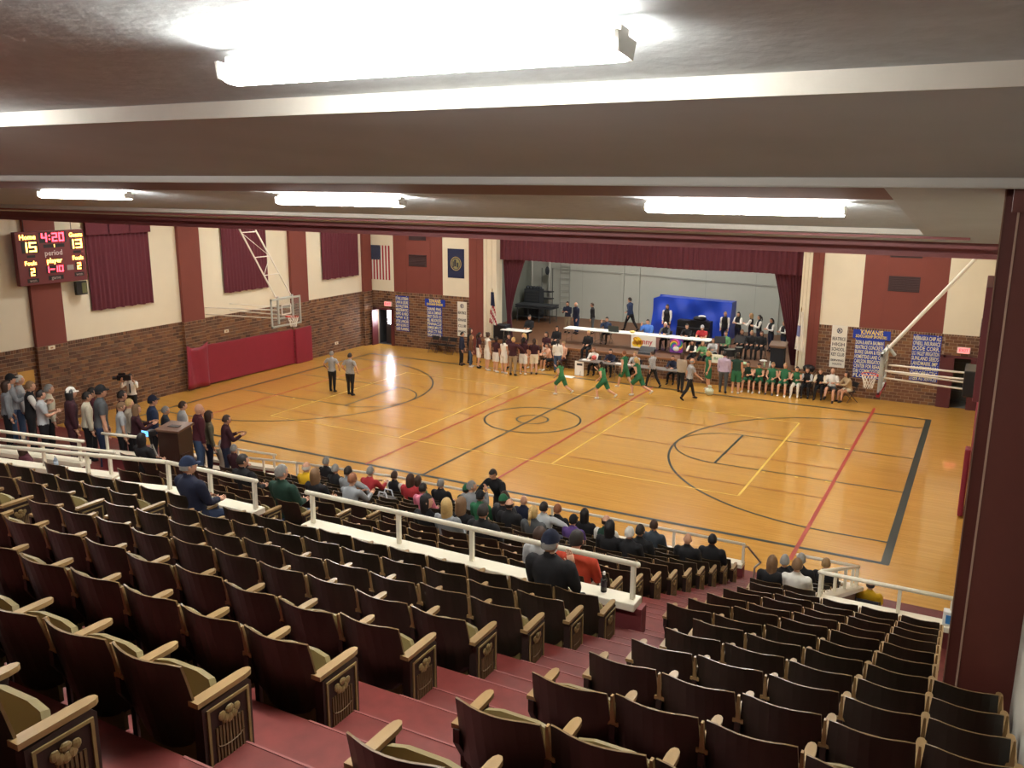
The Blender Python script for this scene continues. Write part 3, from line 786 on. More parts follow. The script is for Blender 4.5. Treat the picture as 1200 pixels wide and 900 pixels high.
# ================================================================== BASKETBALL HOOPS
def hoop(s, label):
    """s = -1 left basket, +1 right basket; braced from the end wall"""
    bx = s*12.12
    t = thing('basketball_hoop', label, 'basketball hoop', (bx, 0, 0))
    ib = -s                                    # direction towards the court
    MB().box(-.015, .015, -.87, .87, 2.68, 3.8).build('glass_board', M_GLASS, t)
    fm = mat('board_frame', 'b9c0bd', .45, metal=.2)
    for (y0, y1, z0, z1) in ((-.92, .92, 2.62, 2.69), (-.92, .92, 3.79, 3.87), (-.92, -.86, 2.62, 3.87), (.86, .92, 2.62, 3.87)):
        MB().box(-.03, .03, y0, y1, z0, z1).build('board_frame', fm, t)
    sq = MB()
    for (y0, y1, z0, z1) in ((-.3, .3, 3.12, 3.17), (-.3, .3, 3.52, 3.57), (-.3, -.25, 3.12, 3.57), (.25, .3, 3.12, 3.57)):
        sq.box(ib*.016, ib*.024, y0, y1, z0, z1)
    sq.build('target_square', M_WHITE, t)
    if s > 0:
        MB().box(-.05, .05, .2, .92, 2.55, 2.66).box(-.05, .05, -.92, -.2, 2.55, 2.66).build('board_padding', mat('red_board_pad', 'a02430', .5), t)
    for y in (-.45, .45):
        MB().box(-ib*.03-.03, -ib*.03+.03, y-.04, y+.04, 2.75, 3.95).build('board_mount', fm, t)
    for z in (2.98, 3.45, 3.85):
        MB().box(-ib*.05-.02, -ib*.05+.02, -.5, .5, z-.04, z+.04).build('board_mount', fm, t)
    rim = MB(); n = 20; cx = ib*.38
    for i in range(n):
        a, b = 2*math.pi*i/n, 2*math.pi*(i+1)/n
        rim.tube((cx+.23*math.cos(a), .23*math.sin(a), 3.05), (cx+.23*math.cos(b), .23*math.sin(b), 3.05), .012, n=6)
    rim.box(min(0, ib*.16), max(0, ib*.16), -.07, .07, 3.0, 3.06)
    rim.build('rim', mat('orange_red_rim', 'd0402c', .4), t)
    net = MB(); N = 12
    def npt(k, a):
        r = (.225, .2, .165, .14, .13)[k]; return (cx+r*math.cos(a), r*math.sin(a), 3.03-.105*k)
    for k in range(4):
        for i in range(N):
            a = 2*math.pi*(i+.5*(k % 2))/N; st_ = math.pi/N
            net.tube(npt(k, a), npt(k+1, a+st_), .008, n=4); net.tube(npt(k, a), npt(k+1, a-st_), .008, n=4)
    net.build('net', mat('white_net', 'efece2', .8), t)
    pm = mat('white_pole', 'e4e0d2', .45)
    wx = (-14.98 if s < 0 else 14.85)-bx       # wall plane relative to the board
    if s < 0:
        A0, A1, B0, B1 = (-.9, -1.9, 7.4), (-.08, -.5, 3.9), (-.9, -1.05, 7.4), (-.08, .44, 3.9)
        MB().tube(A0, A1, .035).build('diagonal_pole', pm, t); MB().tube(B0, B1, .035).build('diagonal_pole', pm, t)
        for f in (.2, .5, .72):
            a, b = Vector(A0).lerp(Vector(A1), f), Vector(B0).lerp(Vector(B1), f)
            MB().tube(a, b, .02).build('cross_bar', pm, t)
        MB().tube(Vector(A0).lerp(Vector(A1), .2), Vector(B0).lerp(Vector(B1), .5), .012).build('cross_bar', pm, t)
        MB().tube(Vector(A0).lerp(Vector(A1), .72), Vector(B0).lerp(Vector(B1), .5), .012).build('cross_bar', pm, t)
        for y, y2 in ((-.45, -1.9), (.4, -.5)):
            MB().tube((-.1, y, 3.35), (wx, y2, 3.45), .025).build('wall_brace', pm, t)
            MB().tube((-.1, y, 3.0), (wx, y2, 3.15), .025).build('wall_brace', pm, t)
    else:
        for y in (-.12, .12):
            MB().tube((2.75, y, 7.55), (.12, y, 3.95), .055 if y < 0 else .03).build('diagonal_pole', pm, t)
        MB().tube((.05, 0, 4.0), (.3, 0, 3.7), .05).build('pole_joint', fm, t)
        for y in (-.5, .5):
            MB().tube((.1, y, 3.3), (wx-.4, y, 3.28), .03).build('wall_brace', pm, t)
            MB().tube((.1, y, 3.08), (wx-.4, y, 2.98), .03).build('wall_brace', pm, t)
        MB().box(wx-.5, wx-.12, -.62, .62, 2.78, 3.55).build('winch_box', M_BLACK, t, bevel=.03)
    return t
hoop(-1, 'left basketball hoop with glass backboard on white wall braces')
hoop(1, 'right basketball hoop seen edge-on, with long diagonal white pole')

# ================================================================== SCOREBOARDS
SEG = {'0': 'abcdef', '1': 'bc', '2': 'abged', '3': 'abgcd', '4': 'fgbc', '5': 'afgcd', '6': 'afgedc', '-': 'g'}
def seg_digits(parent, y, z, body, m, width, h):
    """seven-segment figures on the scoreboard face, centred at y, z"""
    cells = [(.45 if c in ':1' else 1.0) for c in body]; tot = sum(cells)+.25*(len(body)-1); k = width/tot; x = y-width/2; th = min(.16*h, .28*k)
    mb = MB(); X0, X1 = .206, .213
    for c, cw in zip(body, cells):
        a, b = x, x+cw*k; t, bt_, mid = z+h/2, z-h/2, z
        if c == ':':
            for zz in (z+h*.2, z-h*.2): mb.box(X0, X1, (a+b)/2-th/2, (a+b)/2+th/2, zz-th/2, zz+th/2)
        for sg in SEG.get(c, ''):
            if sg == 'a': mb.box(X0, X1, a, b, t-th, t)
            if sg == 'd': mb.box(X0, X1, a, b, bt_, bt_+th)
            if sg == 'g': mb.box(X0, X1, a, b, mid-th/2, mid+th/2)
            if sg == 'b': mb.box(X0, X1, b-th, b, mid, t)
            if sg == 'c': mb.box(X0, X1, b-th, b, bt_, mid)
            if sg == 'f': mb.box(X0, X1, a, a+th, mid, t)
            if sg == 'e': mb.box(X0, X1, a, a+th, bt_, mid)
        x = b+.25*k
    mb.build('digits', m, parent)
def scoreboard(s, label):
    X = -14.9 if s < 0 else 14.84
    y0, y1, z0, z1 = (-10.2, -7.58, 5.2, 7.05) if s < 0 else (-10.1, -7.6, 4.75, 6.95)
    t = thing('scoreboard', label, 'scoreboard', (X, (y0+y1)/2, z0))
    hw, H = (y1-y0)/2, z1-z0; f = -s
    MB().box(-.0 if s < 0 else -.2, .2 if s < 0 else .0, -hw, hw, 0, H).build('cabinet', mat('maroon_cabinet', '6a2a30', .5), t, bevel=.015)
    if s > 0:
        MB().box(-.21, -.2, -hw, hw, 1.25, 1.28).build('cabinet_seam', M_BLACK, t)
        return t
    rot = (math.pi/2, 0, math.pi/2)
    def put(name, y, z, w_, h, body, m, size, back=True, width=None):
        p = t
        if back:
            p = MB().box(.2, .206, y-w_/2, y+w_/2, z-h/2, z+h/2).build(name, M_BLACK, t)
        if body[0] in '0123456789': seg_digits(p, y, z, body, m, width or size*.5, h*.86)
        else: text('lettering', body, size, m, p, (.212, y, z), rot, width, .003)
    put('name_panel', -.87, 1.66, .46, .16, 'Home', M_LED_Y, .24)
    put('score_panel', -.80, 1.32, .62, .40, '15', M_LED_Y, .58, True, .46)
    put('clock_panel', .08, 1.62, 1.04, .36, '4:20', M_LED_R, .50, True, .86)
    put('period_panel', .10, 1.32, .8, .12, '1', M_LED_Y, .06)
    put('name_panel', .98, 1.66, .48, .15, 'Guests', M_LED_Y, .22, True, .52)
    put('score_panel', .98, 1.34, .5, .38, '13', M_LED_Y, .56, True, .44)
    put('word', .05, 1.07, .5, .1, 'period', mat('pale_lettering', 'd8c8c4', .7), .26, False)
    put('blank_panel', -.8, 1.0, .3, .09, ' ', M_LED_OFF, .1)
    put('blank_panel', .98, 1.05, .3, .09, ' ', M_LED_OFF, .1)
    put('name_panel', -.85, .76, .38, .14, 'Fouls', M_LED_Y, .21)
    put('digit_panel', -.8, .46, .3, .3, '2', M_LED_Y, .3)
    put('name_panel', .05, .8, .5, .15, 'player', M_LED_Y, .24)
    put('digit_panel', .05, .5, .7, .26, '1-10', M_LED_R, .38, True, .62)
    put('name_panel', .98, .83, .38, .14, 'Fouls', M_LED_Y, .21)
    put('digit_panel', 1.0, .54, .3, .28, '2', M_LED_Y, .3)
    put('word_panel', -.82, .16, .42, .14, 'won', M_LED_OFF, .15)
    put('word_panel', .05, .2, .58, .15, 'game', M_LED_OFF, .17)
    put('word_panel', .98, .24, .38, .14, 'won', M_LED_OFF, .15)
    MB().box(.2, .206, .52, .78, .42, .6).build('logo_plate', mat('grey_plate', '9a9690', .6), t)
    for y in (-.9, .9):
        MB().tube((.1, y, H), (.1, y, H+.7), .012, n=5).build('hanger', M_DARKMETAL, t)
    return t
scoreboard(-1, 'maroon electronic scoreboard reading 4:20, Home 15, Guests 13')
scoreboard(1, 'maroon scoreboard cabinet seen edge-on on the right wall')
t = thing('shot_timer', 'small black display box hanging under the scoreboard corner', 'display', (-14.9, -7.82, 4.66))
MB().box(0, .14, -.22, .22, 0, .5).build('case', M_BLACK, t, bevel=.01)
MB().box(.14, .146, .0, .19, .06, .44).build('screen', mat('olive_screen', '5a5e3a', .4), t)

# ================================================================== CURTAINS
def curtain_mesh(w_, h, folds, amp, taper=None, nz=10, rnd=None, gather=None):
    """pleated sheet in the x-z plane, facing -y, origin at the lower left"""
    rnd = rnd or random.Random(1); nx = folds*6
    ph = [rnd.uniform(-.5, .5) for _ in range(folds+2)]
    mb = MB(); v = []
    for side in (0, 1):
        for k in range(nz+1):
            t = k/nz
            for i in range(nx+1):
                u = i/nx
                a = amp*(math.sin(2*math.pi*u*folds+ph[int(u*folds)]*.8)+.35*math.sin(2*math.pi*u*folds*.37+1))
                x = u*w_
                if gather:
                    xa, xb = gather(t); x = xa+(xb-xa)*u
                v.append((x, a*(1.05-.15*t)+(.02 if side else 0), t*h+(.015*math.sin(u*17) if k == 0 else 0)))
    n = (nx+1)*(nz+1)
    f = []
    for k in range(nz):
        for i in range(nx):
            a = k*(nx+1)+i
            f.append((a, a+1, a+nx+2, a+nx+1)); f.append((n+a, n+a+nx+1, n+a+nx+2, n+a+1))
    return mb.add(v, f)
def window_curtain(y0, y1, z0, z1, label, valance):
    t = thing('window_curtain', label, 'curtain', (XL+.1, y0, z0), math.pi/2)
    w_ = y1-y0; rnd = random.Random(int(y0*10)+99)
    curtain_mesh(w_*.5, z1-z0, 7, .035, rnd=rnd).build('curtain_panel', M_CURTAIN, t, smooth=True)
    o = curtain_mesh(w_*.5, z1-z0, 7, .035, rnd=rnd).build('curtain_panel', M_CURTAIN, t, (w_*.5, 0, 0), smooth=True)
    if valance:
        for i in range(3):
            MB().box(w_*i/3-.04+.01, w_*(i+1)/3+.03, -.12, -.08, z1-z0-.5, z1-z0+.15).build('valance', M_CURTAIN, t)
window_curtain(-7.3, -4.5, 3.97, 7.3, 'maroon window curtain nearest the scoreboard, with a valance', True)
window_curtain(-.7, 2.0, 3.93, 7.3, 'maroon window curtain behind the left hoop poles', False)
window_curtain(5.87, 8.75, 3.9, 7.3, 'maroon window curtain nearest the wall flag', False)
val = tag(curtain_mesh(14.85, 1.35, 60, .05, nz=4).build('stage_valance', M_STAGECURT, loc=(-7.14, YF+.25, 4.98), smooth=True), 'long pleated maroon valance across the top of the stage', 'curtain')
def tie_l(t):  # gathered near z = 2
    tb = .28
    if t > tb:
        k = (t-tb)/(1-tb); return (0.02+.22*(1-k)**1.2, .48+ (1.36-.48)*k**1.25)
    k = t/tb; return (.25+.05*(1-k), .48+.1*(1-k))
o = tag(curtain_mesh(1.3, 4.2, 9, .05, gather=tie_l, nz=18).build('stage_curtain', M_STAGECURT, loc=(-7.12, YF+.5, 1.0), smooth=True), 'gathered maroon stage curtain at the left side of the stage', 'curtain')
def tie_r(t):
    return (1.35-.30-1.02*t**1.1, 1.35-.02)
o = tag(curtain_mesh(1.3, 4.2, 9, .05, gather=tie_r, nz=18).build('stage_curtain', M_STAGECURT, loc=(6.36, YF+.5, 1.0), smooth=True), 'gathered maroon stage curtain at the right side of the stage', 'curtain')

# red wall pads
t = thing('wall_pad', 'red vinyl wall padding below the left hoop', 'wall pad', (XL+.03, 0, 0))
MB().prism([(-2.2, .08), (3.5, .02), (3.5, 1.72), (-1.4, 1.8), (-2.0, 1.84)], 'x', 0, .12).build('pad_sheet', M_REDPAD, t, bevel=.03)
MB().prism([(3.5, 0), (4.66, 0), (4.66, 1.75), (3.5, 1.72)], 'x', 0, .24).build('pad_sheet', M_REDPAD, t, bevel=.03)
g = MB(); NXX, NZZ = 12, 8; v = []
for k in range(NZZ+1):
    for i in range(NXX+1):
        u, q = i/NXX, k/NZZ
        y = -3.3+u*(1.25+.1*q); 
        if u < .2: y += .12*q
        sag = .16*math.sin(math.pi*u)*q**3
        v.append((.2+.05*math.sin(u*9+q*2)+.09*(1-q)*(1-u), y, .12+q*1.85-sag-.06*u*(1-q)))
g.add(v, [(k*(NXX+1)+i, k*(NXX+1)+i+1, (k+1)*(NXX+1)+i+1, (k+1)*(NXX+1)+i) for k in range(NZZ) for i in range(NXX)])
o = g.build('loose_flap', M_REDPAD, t, smooth=True); md_ = o.modifiers.new('thick', 'SOLIDIFY'); md_.thickness = .03
t = thing('wall_pad', 'red vinyl wall padding on the right wall beside the column', 'wall pad', (XR-.03, 0, 0))
MB().prism([(-3.0, .0), (4.6, 0), (4.6, 1.8), (-2.6, 1.85), (-2.9, 1.7)], 'x', -.14, 0).build('pad_sheet', M_REDPAD, t, bevel=.03)
MB().prism([(-3.3, .05), (-2.2, .0), (-2.2, 1.75), (-3.1, 1.9)], 'x', -.3, -.16).build('loose_flap', M_REDPAD, t, bevel=.04)
for (y, z, lb) in ((-9.17, 2.87, 'small cream wall plate under the scoreboard pilaster'), (-.69, 2.23, 'small cream wall plate above the red pad'), (6.81, .5, 'small cream wall plate low beside the referees')):
    x = XL+(.17 if y < -8 else .012)
    p = thing('wall_plate', lb, 'wall plate', (x, y, z))
    MB().box(0, .02, -.13, .13, -.07, .07).build('plate', M_RAIL, p, bevel=.006)
    MB().box(.02, .025, -.05, .05, -.03, .03).build('socket', mat('socket_brown', 'b08a60', .5), p)
tag(MB().box(0, .02, -.3, .3, -.24, .24).build('wall_notice', mat('yellow_board', 'c89a4c', .7), loc=(XL+.012, -10.15, 1.93), bevel=.004), 'tan board on the brick wall behind the left crowd', 'notice')

# ================================================================== BANNERS, FLAGS, SIGNS
M_BLUE = mat('royal_blue_banner', '1c3ba8', .7, .08, 4)
M_BLT = mat('pale_yellow_letters', 'f2efc4', .7)
M_BLY = mat('yellow_letters', 'ffe45a', .7)
def banner(x0, x1, z0, z1, label, lines, head=None, blank=None):
    t = thing('wall_banner', label, 'banner', ((x0+x1)/2, YF-.03, z0), 0, 'blue sponsor banners')
    hw, H = (x1-x0)/2, z1-z0
    MB().box(-hw, hw, -.012, .0, 0, H-(.34 if head else 0)).build('cloth', M_BLUE, t)
    rot = (math.pi/2, 0, 0)
    top = H-.05
    if head:
        MB().box(-hw-.12, hw+.2, -.02, -.004, H-.38, H).build('header_strip', M_BLUE, t)
        text('lettering', head[0], .27, M_BLY, t, (.05, -.026, H-.11), rot, 1.5*hw)
        text('lettering', head[1], .17, M_BLY, t, (.03, -.026, H-.28), rot, 2.15*hw)
        top = H-.44
    n = len(lines); p = top/n
    for i, s in enumerate(lines):
        z = top-p*(i+.5)
        text('lettering', s, min(.25, p*1.12), M_BLT, t, (-.01, -.02, z), rot, min(1.9*hw, .13*len(s)+.3))
    for s in (-.7, .7):
        MB().sphere((s*hw, -.02, H-.02), .02, 6, 4).build('eyelet', M_WHITE, t)
banner(10.07, 11.2, .86, 2.9, 'blue sponsors banner with yellow heading behind the right hoop net',
       ['DON & ANITA BAUMAN', 'BEATRICE CONCRETE', 'BURKE GRAIN & FEED', 'HOMESTEAD LAND CO', 'CARLSON IRRIGATION', 'CENTER FOR REHAB', 'D&J COMMODITIES', 'FLOWERS'], ('KIWANIS', 'SCHOLARSHIP SPONSORS'))
banner(12.25, 13.3, .98, 2.88, 'blue sponsors banner right of the right hoop, below the diagonal pole',
       ['NEBRASKA CHIP AG', "O'NEILL INSURANCE", 'DODE CORR.', 'U.S. VALLEY IRRIGATION', 'SUNLAND SEEDS', 'LANDMARK IMP.', 'COUNTRYSIDE INN', 'CHIROPRACTIC', 'STEER AG SERVICES'])
banner(-13.46, -12.6, .87, 2.78, 'blue sponsors banner beside the far left door',
       ['ST PAUL LUTHERAN', 'LAWN & LEISURE', 'BLUE VALLEY BANK', 'WINDSTREAM VOICE', 'NPPD & NRD', 'VFW ICE', 'HYTEK LAWNCARE', 'SMITH & SONS CO', 'LAND PLANNING'])
banner(-11.42, -10.48, .71, 2.74, 'blue sponsors banner with yellow heading between door and stage',
       ['DIANE PIHL', 'CASS & COMPANY', 'FIRST STATE CO', 'BILL NELSON DDS', 'PINNACLE', 'EXMARK MFG CO', 'GAGE CTY FAIR', 'HIGH SCHOOL'], ('KIWANIS', 'SCHOLARSHIP SPONSORS'))
M_WB = mat('white_banner', 'e4e2d6', .8, .04, 5)
M_INK = mat('dark_lettering', '3a3f45', .8)
def key_banner(x0, x1, z0, z1, label, lines):
    t = thing('wall_banner', label, 'banner', ((x0+x1)/2, YF-.03, z0), 0, 'white club banners')
    hw, H = (x1-x0)/2, z1-z0
    MB().box(-hw, hw, -.012, 0, 0, H).build('cloth', M_WB, t)
    em = MB()
    arc_v = MB(); 
    for i in range(20):
        a, b = 2*math.pi*i/20, 2*math.pi*(i+1)/20
        em.tube((.1*math.cos(a), -.016, H-.22+.1*math.sin(a)), (.1*math.cos(b), -.016, H-.22+.1*math.sin(b)), .012, n=4)
    for a in (math.radians(50), math.radians(130)):
        em.tube((.09*math.cos(a), -.016, H-.22+.09*math.sin(a)), (-.09*math.cos(a), -.016, H-.22-.09*math.sin(a)), .012, n=4)
    em.tube((-.04, -.016, H-.3), (-.04, -.016, H-.14), .012, n=4)
    em.build('emblem', mat('navy_emblem', '2a3560', .7), t)
    for s, z, sz in lines:
        text('lettering', s, sz, M_INK, t, (0, -.018, z*H), (math.pi/2, 0, 0), min(1.7*hw, len(s)*sz*.62))
key_banner(9.1, 9.72, 1.2, 3.0, 'white club banner right of the stage above the bench', [('BEATRICE', .68, .2), ('HIGH', .55, .2), ('SCHOOL', .43, .2), ('KEY CLUB', .31, .2), ('SERVING', .17, .12), ('YOUTH', .08, .12)])
key_banner(-9.52, -8.95, .9, 2.72, 'white club banner left of the stage beside the huddle', [('BEATRICE', .68, .2), ('KIWANIS', .47, .2), ('CLUB', .3, .2), ('SERVING', .14, .13), ('YOUTH', .05, .1)])
# wall flags
def flag_us(parent, w_, h, vertical=True):
    """hung vertically: union top left, stripes running down"""
    R_, W_, B_ = mat('flag_red', 'a02834', .8), mat('flag_white', 'e2ded2', .8), mat('flag_blue', '1e2a4c', .8)
    n = 13; sw_ = w_/n
    for i in range(n):
        x = -w_/2+i*sw_
        top = h*.58 if i < 7 else h
        MB().box(x, x+sw_, -.01, 0, 0, top).build('stripe', R_ if i % 2 == 0 else W_, parent)
    MB().box(-w_/2, -w_/2+sw_*7, -.012, 0, h*.58, h).build('union', B_, parent)
    s = MB()
    for r in range(9):
        for c in range(6 if r % 2 == 0 else 5):
            x = -w_/2+sw_*7*((c+.6+(0 if r % 2 == 0 else .5))/6.3); z = h*.58+h*.42*(r+.6)/9.2
            s.box(x-.01, x+.01, -.016, -.012, z-.01, z+.01)
    s.build('stars', W_, parent)
t = thing('wall_flag', 'United States flag hung vertically on the cream far left panel', 'flag', (-14.45, YF-.01, 3.58))
flag_us(t, 1.3, 1.85)
t = thing('wall_flag', 'dark blue state flag with gold seal on cream panel', 'flag', (-9.6, YF-.01, 3.93))
MB().box(-.5, .5, -.012, 0, 0, 1.5).build('cloth', mat('navy_flag', '1a2448', .8), t)
sl = MB()
for i in range(28):
    a, b = 2*math.pi*i/28, 2*math.pi*(i+1)/28
    sl.tube((.31*math.cos(a), -.014, .74+.34*math.sin(a)), (.31*math.cos(b), -.014, .74+.34*math.sin(b)), .02, n=4)
sl.build('seal_ring', mat('gold_seal', 'b8a468', .6), t)
MB().sphere((0, -.012, .74), (.25, .006, .28), 20, 8).build('seal_disc', mat('dull_gold', '8f8a5a', .7), t)
MB().box(-.1, .02, -.024, -.014, .6, .95).box(.06, .16, -.024, -.014, .55, .8).box(-.18, -.12, -.024, -.014, .55, .85).build('seal_figure', mat('seal_dark', '2a2c34', .7), t)
# pole flags
def pole_flag(x, y, z, h, label, us):
    t = thing('pole_flag', label, 'flag', (x, y, z))
    MB().tube((0, 0, 0), (0, 0, .05), .16, .12, 12).build('base', M_DARKMETAL, t)
    MB().tube((0, 0, .05), (0, 0, h), .018, n=8).build('pole', mat('brass_pole', '9a7c4a', .4), t)
    MB().tube((0, 0, h), (0, 0, h+.14), .03, .003, 8).build('finial', mat('brass_pole', '9a7c4a', .4), t)
    nx, nz = 14, 14; L_ = h*.62
    def sheet(sel, nm, m):
        mb = MB(); v = []
        for k in range(nz+1):
            q = k/nz
            for i in range(nx+1):
                u = i/nx; wd = .18+.26*(1-q)
                v.append((-wd*.35+u*wd, -.05+.045*math.sin(u*15+q*2), h*.97-L_*(1-q)-.25*u*(1-q)*.5))
        f = []
        for k in range(nz):
            for i in range(nx):
                if sel(i, k): a = k*(nx+1)+i; f.append((a, a+1, a+nx+2, a+nx+1))
        if f: mb.add(v, f).build(nm, m, t, smooth=True)
    if us:
        sheet(lambda i, k: k >= 8, 'union', mat('flag_blue', '1e2a4c', .8))
        sheet(lambda i, k: k < 8 and (i+k) // 2 % 2 == 0, 'red_stripes', mat('flag_red', 'a02834', .8))
        sheet(lambda i, k: k < 8 and (i+k) // 2 % 2 == 1, 'white_stripes', mat('flag_white', 'e2ded2', .8))
    else:
        sheet(lambda i, k: not (5 <= k <= 8 and i < 6), 'cloth', mat('flag_white', 'e2ded2', .8))
        sheet(lambda i, k: 5 <= k <= 8 and i < 6, 'emblem', mat('pale_blue_emblem', '7a80b0', .8))
    return t
pole_flag(-7.1, 9.35, 1.0, 2.5, 'United States flag on a pole at the left side of the stage', True)
pole_flag(7.86, 9.5, 1.0, 2.6, 'white flag with blue emblem on a pole, right of stage', False)

# ================================================================== STAGE THINGS
def folding_table(x, y, z, L_, D, H, label, top, rotz=0, group=None):
    t = thing('folding_table', label, 'table', (x, y, z), rotz, group)
    MB().box(-L_/2, L_/2, -D/2, D/2, H-.04, H).build('table_top', top, t, bevel=.008)
    for s in (-1, 1):
        for d in (-1, 1):
            MB().tube((s*(L_/2-.18), d*(D/2-.08), H-.04), (s*(L_/2-.14), d*(D/2-.05), 0), .016).build('leg', M_CHROME, t)
        MB().tube((s*(L_/2-.15), -D/2+.06, .2), (s*(L_/2-.15), D/2-.06, .2), .012).build('crossbar', M_CHROME, t)
    return t
for i in range(4):
    folding_table(-2.75+i*1.855, 10.85, SZ, 1.84, .74, .73, 'white folding table on the stage, %s from the left curtain' % ORD[i], M_TABLEWHITE, 0, 'stage tables')
folding_table(-5.95, 9.75, SZ, 1.5, .6, .55, 'low white table by the left stage curtain behind the huddle', M_TABLEWHITE)
for i in range(3):
    folding_table(-.85+i*1.72, 8.15-i*.03, 0, 1.7, .62, .74, 'grey scorers table at the court edge, %s from the left' % ORD[i], M_TABLEGREY, -.02, 'scorers tables')
t = thing('table_sign', 'white sign panel at the left end of the scorers table', 'sign', (-1.62, 7.9, 0))
MB().box(-.22, .22, 0, .03, .02, .7).build('board', M_WHITEPAPER, t); MB().box(-.12, .16, -.006, 0, .5, .6).build('print', M_INK, t)
def sphere_thing(name, x, y, z, r, m, label, cat):
    b = MB().sphere((0, 0, r), r, 14, 10)
    return tag(b.build(name, m, loc=(x, y, z), smooth=True), label, cat)
sphere_thing('ball', -1.05, 8.3, .74, .12, mat('red_white_ball', 'e06058', .4, .5, 6), 'small red and white ball on the scorers table', 'ball')
# vinyl banner and tie-dye hung on the stage tables
t = thing('table_banner', 'white banner with yellow and red brush script hanging from stage table', 'banner', (.57, 10.4, 1.09))
MB().box(-.62, .62, 0, .012, 0, .62).build('vinyl', mat('white_vinyl', 'f0eee2', .5), t)
yb = MB()
for (cx, cz, rr) in ((-.3, .36, .2), (-.4, .22, .16), (-.2, .22, .17), (-.1, .3, .12)):
    yb.add([(cx+rr*math.cos(a*math.pi/8), -.004, cz+rr*.95*math.sin(a*math.pi/8)) for a in range(16)], [tuple(range(16))])
yb.build('yellow_splash', mat('splash_yellow', 'ffd832', .6), t)
text('lettering', 'Su', .5, mat('script_orange', 'd89018', .6), t, (-.28, -.008, .33), (math.pi/2, 0, 0), .46)
text('lettering', 'nny', .36, mat('script_red', 'c8404a', .6), t, (.2, -.008, .34), (math.pi/2, 0, 0), .5)
MB().box(.1, .42, -.006, 0, .1, .13).box(.28, .44, -.006, 0, .04, .09).build('small_print', mat('print_red', 'c05a50', .6), t)
t = thing('tie_dye_cloth', 'rainbow tie-dye spiral cloth hanging from the stage table', 'cloth', (2.2, 10.4, 1.06))
TD = ['c83a3c', 'e8c84a', '3a9a58', '3a5ac0', 'a03aa8', 'e070c0']
for q in range(6):
    mb = MB()
    for k in range(8):
        for i in range(2):
            aa = math.radians(i*180+q*30)+k*.3; r0, r1 = .01+k*.038, .01+(k+1)*.038
            def cl(a, r): return (max(-.31, min(.31, r*math.cos(a))), -.002-q*.0004, max(.0, min(.66, .36+r*math.sin(a))))
            mb.add([cl(aa, r0), cl(aa+.54, r0), cl(aa+.54+.3, r1), cl(aa+.3, r1)], [(0, 1, 2, 3)])
    mb.build('dye_swirl', mat('dye_%d' % q, TD[q], .8), t)
MB().box(-.31, .31, 0, .012, 0, .66).build('cloth', mat('dye_base', '7a3a98', .8, .5, 7), t)
MB().sphere((.0, -.02, .18), (.16, .03, .12), 10, 6).build('white_patch', M_WHITEPAPER, t, smooth=True)
t = thing('laptop', 'open laptop on the stage table beside the seated boy', 'laptop', (-1.05, 10.75, SZ+.73))
MB().box(-.2, .2, -.14, .14, 0, .02).build('keyboard', M_BLACK, t); MB().obox((0, .0-.16, .15), (.27, 0, 0), (0, .008, 0), (0, -.03, .15)).build('screen', mat('laptop_lid', '3c4644', .4), t)
for i, (x, y, sx, sy, lb) in enumerate([(-3.2, 10.75, .2, .14, 'white paper on the left end of the stage tables'), (-2.3, 10.7, .16, .12, 'white paper on stage table left of the boy'),
                                (-.4, 10.7, .15, .12, 'white paper on the stage table right of laptop'), (2.5, 10.65, .18, .13, 'white paper before the black-shirted man on stage')]):
    tag(MB().box(-sx, sx, -sy, sy, 0, .012).build('paper', M_WHITEPAPER, loc=(x, y, SZ+.732)), lb, 'paper')
tag(MB().box(-.2, .2, -.14, .14, 0, .015).build('paper', M_WHITEPAPER, loc=(-1.35, 8.15, .742)), 'white score sheet before the woman in white', 'paper')
tag(MB().box(-.42, .42, -.12, .12, 0, .02).build('paper', M_WHITEPAPER, loc=(.55, 8.1, .742)), 'long white score sheet on the middle scorers table', 'paper')
tag(MB().box(-.3, .3, -.2, .2, 0, .01).build('paper', M_WHITEPAPER, loc=(-2.0, 7.5, .0)), 'white paper lying on the court by the scorers table', 'paper')
t = thing('bowl', 'yellow snack bowl on the stage table', 'bowl', (-.15, 10.8, SZ+.73))
MB().tube((0, 0, 0), (0, 0, .08), .07, .15, 14).build('bowl_body', mat('yellow_bowl', 'd8b860', .5), t)
MB().sphere((0, 0, .08), (.13, .13, .04), 10, 5).build('snacks', mat('snack', 'e0c878', .8), t)
# blue tarp over a tall piece
g = MB(); v = []; NX, NZ = 40, 14
prof = []
for k in range(NZ+1):
    q = k/NZ
    for i in range(NX+1):
        u = i/NX
        x = -2.05+4.1*u; z = 2.02*q-.1*q*u
        y = -.55*(1-q)**2*.35-.42+.05*math.sin(u*22+q*5)+.05*math.sin(u*9-q*7)
        if u < .08: x += .12*(1-q)*-1; z *= 1-.06*(1-u/.08)
        v.append((x, y, z))
f = [(k*(NX+1)+i, k*(NX+1)+i+1, (k+1)*(NX+1)+i+1, (k+1)*(NX+1)+i) for k in range(NZ) for i in range(NX)]
g.add(v, f)
b0 = NZ*(NX+1)
top = [v[b0+i] for i in range(NX+1)]
g.add(top+[(p[0], p[1]+.95, p[2]-.03) for p in top], [(i, i+1, NX+2+i, NX+1+i) for i in range(NX)])
for e in (0, NX):
    col_ = [v[k*(NX+1)+e] for k in range(NZ+1)]
    g.add(col_+[(p[0], .5, p[2]) for p in col_], [(k, k+1, NZ+2+k, NZ+1+k) for k in range(NZ)])
g.add([(-2.15, .5, 0), (2.05, .5, 0), (2.05, .53, 1.9), (-2.05, .53, 2.0)], [(0, 1, 2, 3)])
t = thing('tarp_cover', 'large bright blue tarpaulin draped over a tall object on stage', 'tarpaulin', (1.4, 15.6, SZ))
